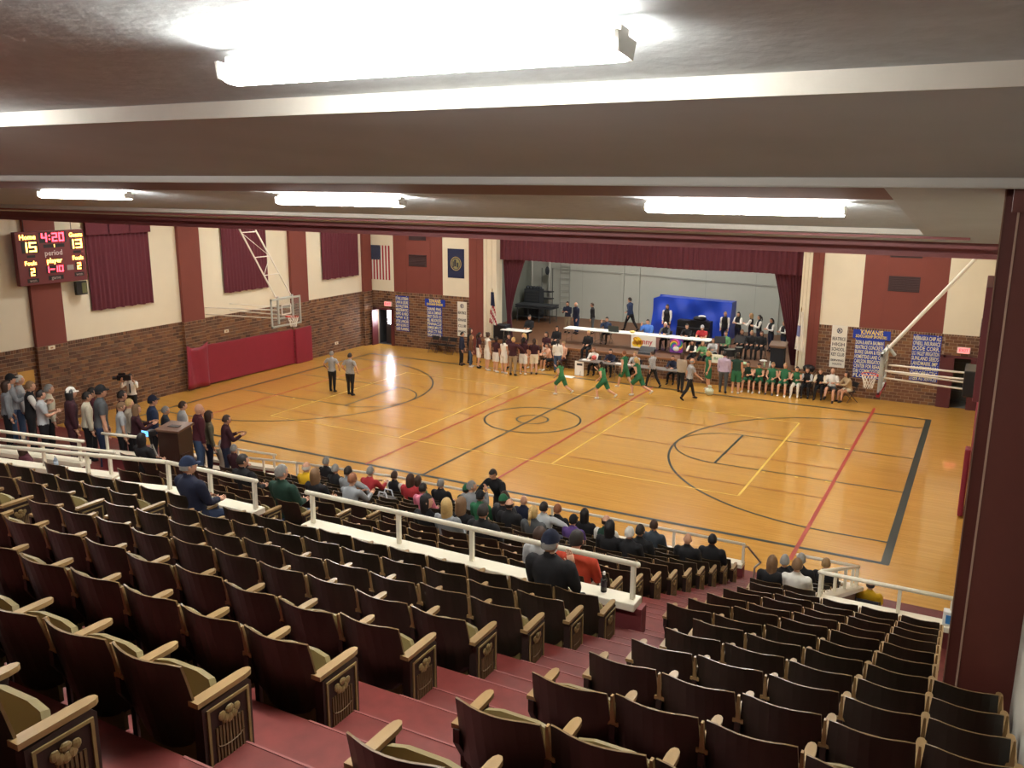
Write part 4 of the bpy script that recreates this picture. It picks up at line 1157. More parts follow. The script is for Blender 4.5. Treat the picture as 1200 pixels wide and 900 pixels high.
g.build('tarpaulin', mat('blue_tarp', '1c3fae', .35, .15, 3, bump=.1), t, smooth=True)
t = thing('piano', 'black upright keyboard cabinet in front of the blue tarpaulin', 'piano', (1.9, 14.2, SZ))
MB().box(-.85, .85, -.25, .25, .1, 1.05).build('cabinet', M_BLACK, t, bevel=.02)
MB().box(-.8, .8, -.48, -.25, .62, .72).build('keybed', M_BLACK, t, bevel=.01)
for s in (-.78, .78): MB().box(s-.04, s+.04, -.46, -.38, 0, .62).build('leg', M_BLACK, t)
tag(MB().sphere((0, 0, .12), (.34, .24, .14), 14, 8).box(-.4, .4, -.26, .26, 0, .04).build('black_bag', M_BLACK, loc=(2.15, 14.15, SZ+1.05)), 'black bag lying on the black keyboard cabinet', 'bag')
t = thing('headphones', 'silver headset lying on top of the black bag', 'headset', (2.3, 14.05, SZ+1.3))
MB().sphere((0, 0, .0), (.2, .12, .06), 10, 6).build('shell', mat('silver_shell', 'd8dadc', .3), t)
# left stage corner: stacked tables, chairs, rack
t = thing('platform_stack', 'dark folded platforms stacked in the left stage corner', 'platform', (-7.9, 15.9, SZ))
MD = mat('dusty_dark', '33363a', .7, .1, 5)
for k in range(2): MB().box(-1.15, 1.15, -.5, .5, .78+.12*k, .86+.12*k).build('platform', MD, t)
for sx in (-1.05, -.35, .35, 1.05):
    for sy in (-.42, .42): MB().tube((sx, sy, 0), (sx, sy, .78), .025).build('leg', MD, t)
for sy in (-.42, .42): MB().tube((-1.05, sy, .3), (1.05, sy, .3), .02).build('brace', MD, t)
t = thing('equipment_rack', 'tall dark equipment cart beside the left stage curtain', 'cart', (-8.5, 16.7, SZ))
MB().box(-.5, .5, -.3, .3, .1, 1.75).build('cabinet', mat('slate_cabinet', '23282f', .6), t, bevel=.03)
for i in range(4): MB().box(-.42, .42, -.33, -.3, 1.05+i*.17, 1.17+i*.17).build('drawer', MD, t)
for i in range(5): MB().sphere((-.4+i*.2, 0, 1.8), (.13, .16, .12), 8, 5).build('bundle', mat('slate_cabinet', '23282f', .6), t, smooth=True)
for sx in (-.4, .4): MB().sphere((sx, 0, .06), .06, 8, 6).build('caster', M_BLACK, t)
t = thing('shelf_rack', 'open metal shelf rack against the left stage wall', 'shelf', (-8.05, 17.5, SZ))
for sx in (-.35, .35): MB().tube((sx, 0, 0), (sx, 0, 2.9), .02).build('upright', MD, t)
for z in (.6, 1.1, 1.5): MB().box(-.36, .36, -.2, .2, z, z+.05).build('shelf', MD, t)
MB().sphere((0, 0, 2.75), (.14, .12, .25), 8, 6).build('hanging_bundle', mat('slate_cabinet', '23282f', .6), t)
t = thing('loudspeaker', 'black floor loudspeaker at the foot of the left stage curtain', 'loudspeaker', (-6.9, 10.0, SZ))
MB().box(-.36, .36, -.28, .28, 0, .72).build('cabinet', mat('navy_black', '12161e', .6), t, bevel=.02)
MB().box(-.3, .3, -.29, -.28, .06, .66).build('grille', M_BLACK, t)
t = thing('lectern', 'black draped lectern with brown top at the right stage edge', 'lectern', (6.98, 9.75, SZ))
MB().box(-.29, .29, -.2, .22, 0, .95).build('body', mat('navy_drape', '151820', .8), t, bevel=.02)
MB().obox((0, -.0, 1.0), (.36, 0, 0), (0, .26, .07), (0, 0, .03)).build('top', mat('brown_lectern_top', '6a5240', .5), t)
MB().box(-.3, .3, -.22, -.2, .86, .98).build('trim', mat('brown_lectern_top', '6a5240', .5), t)
t = thing('stage_monitor', 'black wedge speaker below the white script banner', 'loudspeaker', (1.0, 9.7, SZ))
MB().prism([(-.2, 0), (.2, 0), (.2, .32), (-.1, .12)], 'x', -.36, .36).build('cabinet', M_BLACK, t); MB().box(-.34, .34, -.21, -.2, .1, .13).build('edge_trim', mat('grey_edge', '8a8e90', .5), t)
tag(MB().sphere((0, 0, .13), (.26, .2, .15), 12, 7).box(-.2, .2, -.12, .12, 0, .03).build('gym_bag', M_BLACK, loc=(8.35, 9.55, SZ), smooth=True), 'black bag on the stage ledge beside the white flag', 'bag')
def bottle(x, y, z, h, m, label, cap=None):
    t = thing('bottle', label, 'bottle', (x, y, z)); r = h*.15
    MB().tube((0, 0, 0), (0, 0, h*.62), r, n=12).tube((0, 0, h*.62), (0, 0, h*.85), r, r*.42, 12).build('bottle_body', m, t, smooth=True)
    MB().tube((0, 0, h*.85), (0, 0, h), r*.42, n=10).build('cap', cap or M_WHITE, t)
    return t
bt = bottle(11.22, -20.18, ZC, .24, mat('dark_cola', '1c1010', .15), 'plastic cola bottle on the white parapet beside the red shirt')
MB().tube((0, 0, .07), (0, 0, .14), .0375, n=12).build('wrapper', mat('dark_label', '2a1c24', .4), bt)
bottle(6.75, 9.38, SZ, .3, mat('pale_bottle', 'd8e0d8', .3), 'white water bottle in front of the black lectern')
bottle(6.5, 9.45, SZ, .26, mat('green_bottle', 'a8c0a0', .3), 'pale green water bottle beside the black lectern')
bottle(.75, -19.7, 3.9, .26, mat('clear_blue_bottle', 'a8bccc', .2), 'clear water bottle on the ledge at the left railing')
t = thing('paper_bag', 'small white and blue bag on the right railing cap by the column', 'bag', (14.72, -15.6, 2.66))
MB().box(-.1, .1, -.07, .07, 0, .22).build('bag_body', mat('white_bag', 'e4e4e0', .7), t, bevel=.015); MB().box(-.06, .08, -.075, -.07, .04, .17).build('blue_print', mat('blue_print', '3a80c0', .6), t)
tag(MB().sphere((0, 0, .05), (.35, .2, .06), 12, 6).build('towel', mat('pale_green_towel', 'a8c8a0', .9), loc=(5.5, 9.55, SZ), smooth=True), 'pale green towel lying on the stage edge', 'towel')
tag(MB().sphere((0, 0, .04), (.18, .12, .05), 12, 6).build('towel', mat('white_towel', 'e4e4dc', .9), loc=(6.2, 10.6, SZ), smooth=True), 'white cloth lying on the stage behind the lectern', 'towel')
pbm = MB().sphere((0, 0, .16), (.2, .15, .17), 12, 8)
rp = random.Random(4); pbm.v = [(p[0]*rp.uniform(.7, 1.15), p[1]*rp.uniform(.7, 1.15), max(0, p[2]*rp.uniform(.85, 1.1))) for p in pbm.v]
pbm.tube((0, 0, .3), (.03, 0, .42), .05, .09, 7)
tag(pbm.build('plastic_bag', mat('pale_plastic', 'c8d0b8', .4), loc=(4.75, 7.2, 0), smooth=True), 'pale green plastic bag on the floor beside the right referee', 'bag')
t = thing('poster_sign', 'white hand-lettered sign leaning at the stage front', 'sign', (4.5, 9.24, SZ+.002))
MB().box(-.28, .28, 0, .02, 0, .38).build('board', mat('cream_card', 'e8ecd8', .8), t); text('lettering', 'BHS', .16, mat('green_marker', '6aa080', .8), t, (0, -.006, .2), (math.pi/2, 0, 0), .36)
# drum kit / music stands dark on stage right
t = thing('drum', 'dark drum kit at the right stage front between seated students', 'drum', (4.75, 10.2, SZ))
for (x, y, z, r, hh) in ((0, 0, .35, .26, .3), (.4, .1, .5, .17, .2), (-.35, .15, .5, .17, .2)):
    MB().tube((x, y, z-hh/2), (x, y, z+hh/2), r, n=16).build('shell', M_DARKMETAL, t); MB().tube((x, y, z+hh/2), (x, y, z+hh/2+.01), r, n=16).build('head', mat('drum_head', '6a6a62', .6), t)
for a in range(6): MB().tube((-.35+a*.15, .1, 0), (-.35+a*.15, .1, .4), .012).build('stand_leg', M_CHROME, t)
def music_stand(x, y, z, rz, label):
    t = thing('music_stand', label, 'music stand', (x, y, z), rz, 'music stands')
    MB().tube((0, 0, 0), (0, 0, .8), .012).build('pole', M_BLACK, t)
    for k in range(3): a = k*2.094; MB().tube((0, 0, .15), (.25*math.cos(a), .25*math.sin(a), 0), .01).build('leg', M_BLACK, t)
    MB().obox((0, 0, .92), (.24, 0, 0), (0, .008, 0), (0, .06, .15)).build('desk', M_BLACK, t)
music_stand(4.35, 10.0, SZ, .3, 'black music stand before the student in green on stage')
music_stand(5.1, 10.5, SZ, -.2, 'black music stand between the dark-clothed students on stage')

# ---- folding chairs
CH = mat('chair_black', '1d1b1e', .5); CHF = mat('chair_frame', '3a3433', .45, metal=.3)
def chair_data():
    d = {}
    d['seat'] = data(MB().box(-.2, .2, -.2, .2, .43, .46), 'seat', CH)
    d['backrest'] = data(MB().obox((0, -.26, .72), (.2, 0, 0), (0, .01, 0), (0, -.02, .1)), 'backrest', CH)
    for s, nm in ((-1, 'l'), (1, 'r')):
        d['side_frame_'+nm] = data(MB().tube((s*.22, -.3, .84), (s*.22, .2, .0), .013).tube((s*.22, .15, .45), (s*.22, -.28, 0), .013), 'side_frame', CHF)
    return d
CHD = chair_data()
def folding_chair(x, y, z, rz, label, group='folding chairs'):
    t = thing('folding_chair', label, 'chair', (x, y, z), rz, group)
    for k, me in CHD.items():
        child('side_frame' if k.startswith('side') else k, me, t)
    return t
for i, x in enumerate((-10.75, -10.2, -9.65)):
    folding_chair(x, 9.45, 0, math.pi, 'empty black folding chair by the brick wall, %s right of the banners' % ORD[i], 'empty chairs left of the huddle')

# ---- brown lectern and camera tripod in the left seating
t = thing('lectern', 'dark wooden lectern standing among the left crowd', 'lectern', (-.5, -16.1, F(-16.3)), .2)
MW = mat('walnut_veneer', '3a241c', .4, .2, 6)
MB().box(-.26, .26, -.24, .24, 0, 1.17).build('body', MW, t, bevel=.01)
MB().obox((0, 0, 1.2), (.30, 0, 0), (0, .28, .03), (0, 0, .025)).build('top', mat('walnut_top', '6a4c3c', .3, .1, 6), t, bevel=.008)
MB().box(.26, .28, -.2, .1, .6, .65).build('edge_moulding', MW, t)
MB().box(-.1, .15, -.1, .05, 1.225, 1.235).build('notebook', mat('grey_notebook', '3c3634', .6), t)
t = thing('tripod', 'silver camera tripod beside the dark lectern', 'tripod', (-.4, -16.8, F(-16.4)))
for k in range(3):
    a = .6+k*2.094; MB().tube((0, 0, 1.0), (.38*math.cos(a), .38*math.sin(a), -.15), .018).build('leg', mat('silver_leg', 'c9c6c2', .35, metal=.5), t)
MB().tube((0, 0, .9), (0, 0, 1.15), .025).build('column', M_BLACK, t)
MB().box(-.07, .07, -.1, .1, 1.15, 1.28).build('camcorder', M_BLACK, t, bevel=.02)
MB().box(-.13, .05, -.12, -.1, 1.17, 1.28).build('lit_screen', mat('blue_screen', '60a0e0', .4, emit='5aa0e8', estr=1.2), t)
t = thing('tote_bag', 'blue and black bag with handles on a seat behind the pink shirt', 'bag', (4.25, -14.95, F(LOWL[3])+.4))
MB().box(-.25, .25, -.12, .12, 0, .16).build('lower_bag', mat('bag_blue', '2a4a9c', .6), t, bevel=.03)
MB().box(-.24, .24, -.11, .11, .16, .28).build('upper_bag', M_BLACK, t, bevel=.03)
for dy in (-.1, .1): MB().path([(-.12, dy, .26), (-.08, dy, .4), (.08, dy, .4), (.12, dy, .26)], .014).build('handle', mat('bag_handle', 'c8ccd4', .6), t)
# ================================================================== PEOPLE
D2R = math.pi/180
def ring(c, ax, ay, rx, ry, n):
    return [c+ax*(rx*math.cos(2*math.pi*i/n))+ay*(ry*math.sin(2*math.pi*i/n)) for i in range(n)]
def loft(mb, rings):
    n = len(rings[0]); o = len(mb.v)
    for r in rings: mb.v += [tuple(p) for p in r]
    for k in range(len(rings)-1):
        for i in range(n):
            a = o+k*n+i; b = o+k*n+(i+1) % n
            mb.f.append((a, b, b+n, a+n)); mb.m.append(0)
    mb.f.append(tuple(o+i for i in range(n-1, -1, -1))); mb.m.append(0)
    e = o+(len(rings)-1)*n
    mb.f.append(tuple(e+i for i in range(n))); mb.m.append(0)
def limb(mb, pts, rads, n=8):
    """tapered limb through the joints, rounded at both ends"""
    P = [Vector(p) for p in pts]; R = []
    d0 = (P[1]-P[0]).normalized(); d1 = (P[-1]-P[-2]).normalized()
    ref = Vector((1, 0, 0)) if abs(d0.x) < .8 else Vector((0, 1, 0))
    for i, p in enumerate(P):
        d = d0 if i == 0 else d1 if i == len(P)-1 else ((P[i]-P[i-1]).normalized()+(P[i+1]-P[i]).normalized()).normalized()
        u = ref-d*ref.dot(d); u.normalize(); w_ = d.cross(u)
        if i == 0:
            R.append(ring(p-d*rads[0]*.75, u, w_, rads[0]*.55, rads[0]*.55, n))
        R.append(ring(p, u, w_, rads[i], rads[i], n))
        if i == len(P)-1:
            R.append(ring(p+d*rads[i]*.75, u, w_, rads[i]*.55, rads[i]*.55, n))
    loft(mb, R)
POSE = {
 'stand': dict(lean=3, th=(2, -2), kn=(3, 4), ar=((4, 9, 14, .1), (-2, 9, 12, .1))),
 'fold':  dict(lean=0, th=(3, -2), kn=(3, 4), ar=((22, 12, 82, .75), (22, 12, 82, .75))),
 'hips':  dict(lean=2, th=(4, -3), kn=(3, 4), ar=((-18, 38, 55, .55), (-18, 38, 55, .55))),
 'walk':  dict(lean=5, th=(24, -20), kn=(10, 16), ar=((-18, 8, 25, .05), (20, 8, 30, .05))),
 'run':   dict(lean=14, th=(42, -24), kn=(52, 46), ar=((-32, 12, 80, .2), (36, 12, 85, .2))),
 'camera': dict(lean=-2, th=(3, -3), kn=(2, 3), ar=((58, 25, 95, .35), (62, 18, 100, .35))),
 'phone': dict(lean=4, th=(3, -3), kn=(2, 3), ar=((25, 8, 85, .4), (25, 8, 85, .4))),
 'clap':  dict(lean=4, th=(3, -3), kn=(2, 3), ar=((16, 10, 92, .5), (18, 10, 88, .5))),
 'bow':   dict(lean=30, th=(18, 8), kn=(14, 14), ar=((18, 30, 15, .1), (18, 34, 12, .1))),
 'sit':   dict(lean=-8, th=(84, 80), kn=(78, 84), ar=((22, 10, 62, .5), (24, 10, 58, .5)), sit=1),
 'sitf':  dict(lean=16, th=(86, 80), kn=(82, 76), ar=((40, 8, 48, .4), (38, 8, 52, .4)), sit=1),
 'sitarm': dict(lean=-6, th=(84, 80), kn=(80, 84), ar=((24, 10, 60, .5), (8, 76, 14, -.1)), sit=1),
 'sitface': dict(lean=4, th=(84, 80), kn=(80, 84), ar=((24, 10, 60, .5), (50, 14, 118, .3)), sit=1),
 'sitcross': dict(lean=0, th=(84, 98), kn=(76, 60), ar=((22, 14, 80, .7), (22, 14, 80, .7)), sit=1),
 'recline': dict(lean=-22, th=(112, 98), kn=(60, 30), ar=((20, 14, 60, .5), (10, 50, 60, .2)), sit=1),
}
def build_hand(mb, wr, d, inn, s):
    """palm with five bent fingers; d = forearm direction, inn = towards the thumb"""
    d = d.normalized(); inn = (inn-d*inn.dot(d)).normalized(); nrm = d.cross(inn)
    pc = wr+d*.05*s
    mb.obox(pc, d*.045*s, inn*.036*s, nrm*.013*s)
    for i, L_ in enumerate((.062, .072, .066, .05)):
        b = wr+d*.092*s+inn*(.027-.018*i)*s
        k1 = b+d*L_*.55*s+nrm*.008*s; k2 = k1+(d*.75+nrm*.6).normalized()*L_*.5*s
        mb.tube(b, k1, .0085*s, .0078*s, 5); mb.tube(k1, k2, .0078*s, .006*s, 5)
    b = wr+d*.03*s+inn*.034*s; k1 = b+(d*.6+inn*.75).normalized()*.035*s; k2 = k1+(d*.9+inn*.3).normalized()*.028*s
    mb.tube(b, k1, .011*s, .0095*s, 5); mb.tube(k1, k2, .0095*s, .007*s, 5)
def head_mesh(s):
    """head with brow, nose, mouth, chin and ears; centre at the origin, facing +y; material 0 skin, 1 eyes, 2 lips"""
    mb = MB(); nu, nv = 16, 12; v = [(0, .01*s, -.118*s)]
    for j in range(1, nv):
        t = -math.pi/2+math.pi*j/nv
        for i in range(nu):
            a = 2*math.pi*i/nu
            x, y, z = math.cos(t)*math.cos(a), math.cos(t)*math.sin(a), math.sin(t)
            jaw = 1-.28*max(0, -z)**1.2
            X, Y, Z = .076*x*jaw, .096*y*(1-.12*max(0, -z)*(y < 0)), .118*z
            if y > .6 and abs(x) < .35:
                f = (1-abs(x)/.35)
                if -.35 < z < .12: Y += .020*f*max(0, 1-abs(z+.15)/.28)
                if z < -.6: Y += .012*f
            if y > .5 and .1 < z < .35: Y += .004
            v.append((X*s, Y*s, Z*s))
    v.append((0, 0, .118*s))
    f = [(0, 1+(i+1) % nu, 1+i) for i in range(nu)]
    for j in range(nv-2):
        for i in range(nu):
            a, b = 1+j*nu+i, 1+j*nu+(i+1) % nu; f.append((a, b, b+nu, a+nu))
    l = len(v)-1; b0 = 1+(nv-2)*nu
    f += [(b0+i, b0+(i+1) % nu, l) for i in range(nu)]
    mb.add(v, f)
    for sx in (-1, 1):
        mb.sphere((sx*.077*s, -.005*s, -.005*s), (.012*s, .02*s, .03*s), 6, 5)
        mb.sphere((sx*.03*s, .083*s, .012*s), (.012*s, .007*s, .007*s), 6, 4, 1)
    mb.sphere((0, .088*s, -.062*s), (.022*s, .008*s, .007*s), 8, 4, 2)
    return mb
HAIRN = [0]
def hair_mesh(style, s):
    mb = MB(); nu, nv = 18, 12
    def keep(x, y, z):
        if style == 'fringe': return -.35 < z < .35 and y < .35
        if style == 'short': return not (y > .25 and z < .42) and not (z < -.30) and not (z < -.05 and y > -.05)
        return not (y > .30 and z < .42) and not (z < -.15 and y > .05)
    V = {}; vs = []
    def vid(i, j):
        k = (i % nu, j)
        if k in V: return V[k]
        t = -math.pi/2+math.pi*j/nv; a = 2*math.pi*(i % nu)/nu
        x, y, z = math.cos(t)*math.cos(a), math.cos(t)*math.sin(a), math.sin(t)
        kk = 1.09 if style != 'long' else 1.16
        X, Y, Z = .079*x*kk, .1*y*kk-.004, .121*z*kk
        if style == 'long' and z < .1:
            q = min(1, (.1-z)/.9); Z -= .22*q; X *= 1+.1*q; Y = Y*(1-.35*q)-.02*q
            if abs(x) < .3: X = .079*x*kk
        vs.append((X*s, Y*s, Z*s)); V[k] = len(vs)-1
        return V[k]
    rj = random.Random(len(PEOPLE)*7+HAIRN[0]); HAIRN[0] += 1
    fs = []
    for j in range(nv):
        for i in range(nu):
            t = -math.pi/2+math.pi*(j+.5)/nv; a = 2*math.pi*(i+.5)/nu
            x, y, z = math.cos(t)*math.cos(a), math.cos(t)*math.sin(a), math.sin(t)
            if keep(x, y, z): fs.append((vid(i, j), vid(i+1, j), vid(i+1, j+1), vid(i, j+1)))
    jit = .05 if style != 'long' else .07
    vs = [tuple(c*(1+rj.uniform(-jit, jit)) for c in p) for p in vs]
    mb.add(vs, fs)
    if style == 'pony':
        mb.sphere((0, -.115*s, .03*s), (.025*s, .025*s, .025*s), 8, 6); mb.tube((0, -.12*s, .03*s), (0, -.15*s, -.1*s), .028*s, .03*s, 8); mb.tube((0, -.15*s, -.1*s), (0, -.135*s, -.22*s), .03*s, .008*s, 8)
    if style == 'bun':
        mb.sphere((0, -.09*s, .1*s), .042*s, 8, 6)
    return mb
SKIN = mat('skin', 'd3a184', .6, .06, 8); SKIND = mat('skin_brown', '7a5240', .6, .06, 8)
EYE = mat('eye_dark', '2a2422', .4); LIP = mat('lips', 'a8605a', .5)
CL = dict(black='17171b', navy='1b2138', dkblue='22304e', blue='4a78c8', jeans='3d5372', maroon='4e1c27', dkmaroon='3a1620', red='b03036', orange='c2452c',
          grey='8c9094', ltgrey='b4b8ba', dkgrey='4c4f52', stone='a89c8a', white='e2e0d8', cream='d8d0b8', green='2a6b48', dkgreen='1d3c30', ltgreen='6aa070', teal='6fa8a0',
          khaki='9a8a72', brown='6a4632', yellow='d8ac18', pink='d87a90', purple='5a4080', olive='767058', lav='b8a8c0', peach='dcae94', slate='3c4650', camel='b09a78', grass='3c8050')
HC = dict(brown='3f2a1e', dk='231a16', black='141214', blond='c0a066', ltbrown='7a5c40', grey='8c8a86', white='c9c6be', red='8a5638', sand='9a7c54')
def cmat(c): return mat('cloth_'+c, CL[c], .88, .12, 14)
def hmat(c): return mat('hair_'+c, HC[c], .6, .25, 30)
REF = cloth_stripe_mat('referee_stripes', 'b4b6b6', '6e7072', 26)
PEOPLE = []
def P(label, x, y, z, rot, pose, H, top, bot, hair='brown', hs='short', sl='long', slc=None, bl='long', shoe='black', hat=None, w=1.0, look=0, nod=0,
      grp='spectators', seat=.36, skin=0, vox=None, arms=None, th=None, number=None):
    PEOPLE.append(dict(label=label, x=x, y=y, z=z, rot=rot, pose=pose, H=H, top=top, bot=bot, hair=hair, hs=hs, sl=sl, slc=slc, bl=bl, shoe=shoe, hat=hat,
                       w=w, look=look, nod=nod, grp=grp, seat=seat, skin=skin, vox=vox, arms=arms, th=th, number=number))
def skeleton(d):
    s = d['H']/1.75; po = POSE[d['pose']]; w_ = d['w']
    a = po['lean']*D2R; up = Vector((0, math.sin(a), math.cos(a)))
    th = d['th'] or po['th']
    legs = []
    for side, t, k in ((-1, th[0], po['kn'][0]), (1, th[1], po['kn'][1])):
        hip = Vector((side*.095*w_, 0, -.03))*s
        ab = .10 if po.get('sit') else .04
        d1 = Vector((side*ab, math.sin(t*D2R), -math.cos(t*D2R))).normalized()
        d2 = Vector((side*.02, math.sin((t-k)*D2R), -math.cos((t-k)*D2R))).normalized()
        kn = hip+d1*.425*s; an = kn+d2*.41*s
        fd = Vector((side*.12, 1, -.10 if not (t-k) < -30 else -.9)).normalized()
        legs.append((hip, kn, an, an+fd*.15*s+Vector((0, 0, -.035*s))))
    low = min(l[2].z for l in legs)
    hz = -low+.075*s
    if po.get('sit'): hz = d['seat']+.085*s
    pel = Vector((0, 0, hz))
    J = dict(pel=pel, waist=pel+up*.17*s, chest=pel+up*.36*s, sh=pel+up*.47*s, neck=pel+up*.54*s)
    hb = a*.4
    J['head'] = J['neck']+Vector((0, math.sin(hb)*.14+.02, math.cos(hb)*.145))*s
    J['legs'] = [tuple(pel+q for q in l) for l in legs]
    J['arms'] = []
    ars = d['arms'] or po['ar']
    for side, (t, ab, e, inn) in ((-1, ars[0]), (1, ars[1])):
        shp = J['sh']+Vector((side*.185*(.6+.4*w_)*s, 0, -.01*s))
        t2 = t*D2R+a*.4; ab2 = ab*D2R
        d1 = Vector((side*math.sin(ab2), math.sin(t2)*math.cos(ab2), -math.cos(t2)*math.cos(ab2)))
        t3 = t2+e*D2R
        d2 = Vector((side*math.sin(ab2)*.4-side*inn, math.sin(t3), -math.cos(t3))).normalized()
        el = shp+d1*.29*s; wr = el+d2*.25*s
        J['arms'].append((shp, el, wr, d2))
    return J, s
def source_mesh(d):
    J, s = skeleton(d); w_ = d['w']; mb = MB()
    a = POSE[d['pose']]['lean']*D2R; X = Vector((1, 0, 0)); up = Vector((0, math.sin(a), math.cos(a))); fw = Vector((0, math.cos(a), -math.sin(a)))
    R = []
    for t, rx, ry, oy in ((-.12, .10, .08, 0), (-.07, .15, .115, 0), (.02, .165, .122, -.005), (.10, .148, .108, 0), (.19, .140, .104, 0), (.30, .158, .113, .005), (.40, .170, .112, .0),
                          (.465, .160, .092, -.01), (.505, .11, .075, -.01), (.535, .065, .062, 0)):
        R.append(ring(J['pel']+up*t*s+fw*oy*s, X, fw, rx*s*w_, ry*s*(.5+.5*w_), 14))
    loft(mb, R)
    limb(mb, [J['sh']+up*.02*s, J['neck']+up*.05*s, J['head']+Vector((0, -.01*s, -.03*s))], [.058*s, .054*s, .05*s])
    for sh, el, wr, d2 in J['arms']:
        limb(mb, [sh, sh.lerp(el, .5), el, el.lerp(wr, .4), wr, wr+d2*.03*s], [.062*s*w_, .054*s*w_, .044*s, .042*s, .031*s, .030*s])
    for hip, kn, an, toe in J['legs']:
        limb(mb, [hip, hip.lerp(kn, .45), kn, kn.lerp(an, .35), an], [.098*s*w_, .083*s*w_, .06*s, .06*s, .042*s], 10)
        limb(mb, [an+(an-toe)*.25-Vector((0, 0, .03*s)), an.lerp(toe, .5)-Vector((0, 0, .012*s)), toe], [.042*s, .044*s, .034*s])
    return mb, J, s
def seg_d(Pn, a, b):
    a, b = np.array(a), np.array(b); ab = b-a; t = np.clip(((Pn-a)@ab)/max(1e-9, ab@ab), 0, 1)
    return np.linalg.norm(Pn-(a+t[:, None]*ab), axis=1), t
def make_people():
    tmp = []
    for d in PEOPLE:
        mb, J, s = source_mesh(d); d['J'], d['s'] = J, s
        me = bpy.data.meshes.new('tmp'); me.from_pydata(mb.v, [], mb.f)
        ob = bpy.data.objects.new('tmp', me); COL.objects.link(ob)
        dist = (Vector((d['x'], d['y'], d['z']))-Vector(CAM_POS)).length
        r = ob.modifiers.new('r', 'REMESH'); r.mode = 'VOXEL'; r.voxel_size = d['vox'] or (.021 if dist < 14 else .026 if dist < 24 else .031); r.adaptivity = 0
        sm = ob.modifiers.new('s', 'SMOOTH'); sm.factor = .5; sm.iterations = 3
        tmp.append(ob)
    bpy.context.view_layer.update()
    dg = bpy.context.evaluated_depsgraph_get()
    for d, ob in zip(PEOPLE, tmp):
        ev = ob.evaluated_get(dg); m = ev.to_mesh()
        nvv, nf = len(m.vertices), len(m.polygons)
        co = np.empty(nvv*3, np.float32); m.vertices.foreach_get('co', co); co = co.reshape(-1, 3)
        vn = np.empty(nvv*3, np.float32); m.vertex_normals.foreach_get('vector', vn); vn = vn.reshape(-1, 3)
        lv = np.empty(len(m.loops), np.int32); m.loops.foreach_get('vertex_index', lv)
        ls = np.empty(nf, np.int32); m.polygons.foreach_get('loop_start', ls)
        q = np.stack([lv[ls+k] for k in range(4)], 1)
        ev.to_mesh_clear()
        me0 = ob.data; bpy.data.objects.remove(ob); bpy.data.meshes.remove(me0)
        dress(d, co.astype(float), vn.astype(float), q)
def submesh(co, vn, q, sel, off):
    f = q[sel]; u, inv = np.unique(f, return_inverse=True)
    off = off[u][:, None] if isinstance(off, np.ndarray) else off
    return co[u]+vn[u]*off, inv.reshape(-1, 4)
def add_mesh(name, v, f, mats, parent, mi=None):
    me = bpy.data.meshes.new(name)
    me.from_pydata(v.tolist() if hasattr(v, 'tolist') else v, [], f.tolist() if hasattr(f, 'tolist') else f)
    for m in (mats if isinstance(mats, list) else [mats]): me.materials.append(m)
    if mi is not None: me.polygons.foreach_set('material_index', mi)
    me.polygons.foreach_set('use_smooth', [True]*len(me.polygons)); me.update()
    o = bpy.data.objects.new(name, me); COL.objects.link(o)
    if parent is not None: o.parent = parent
    return o
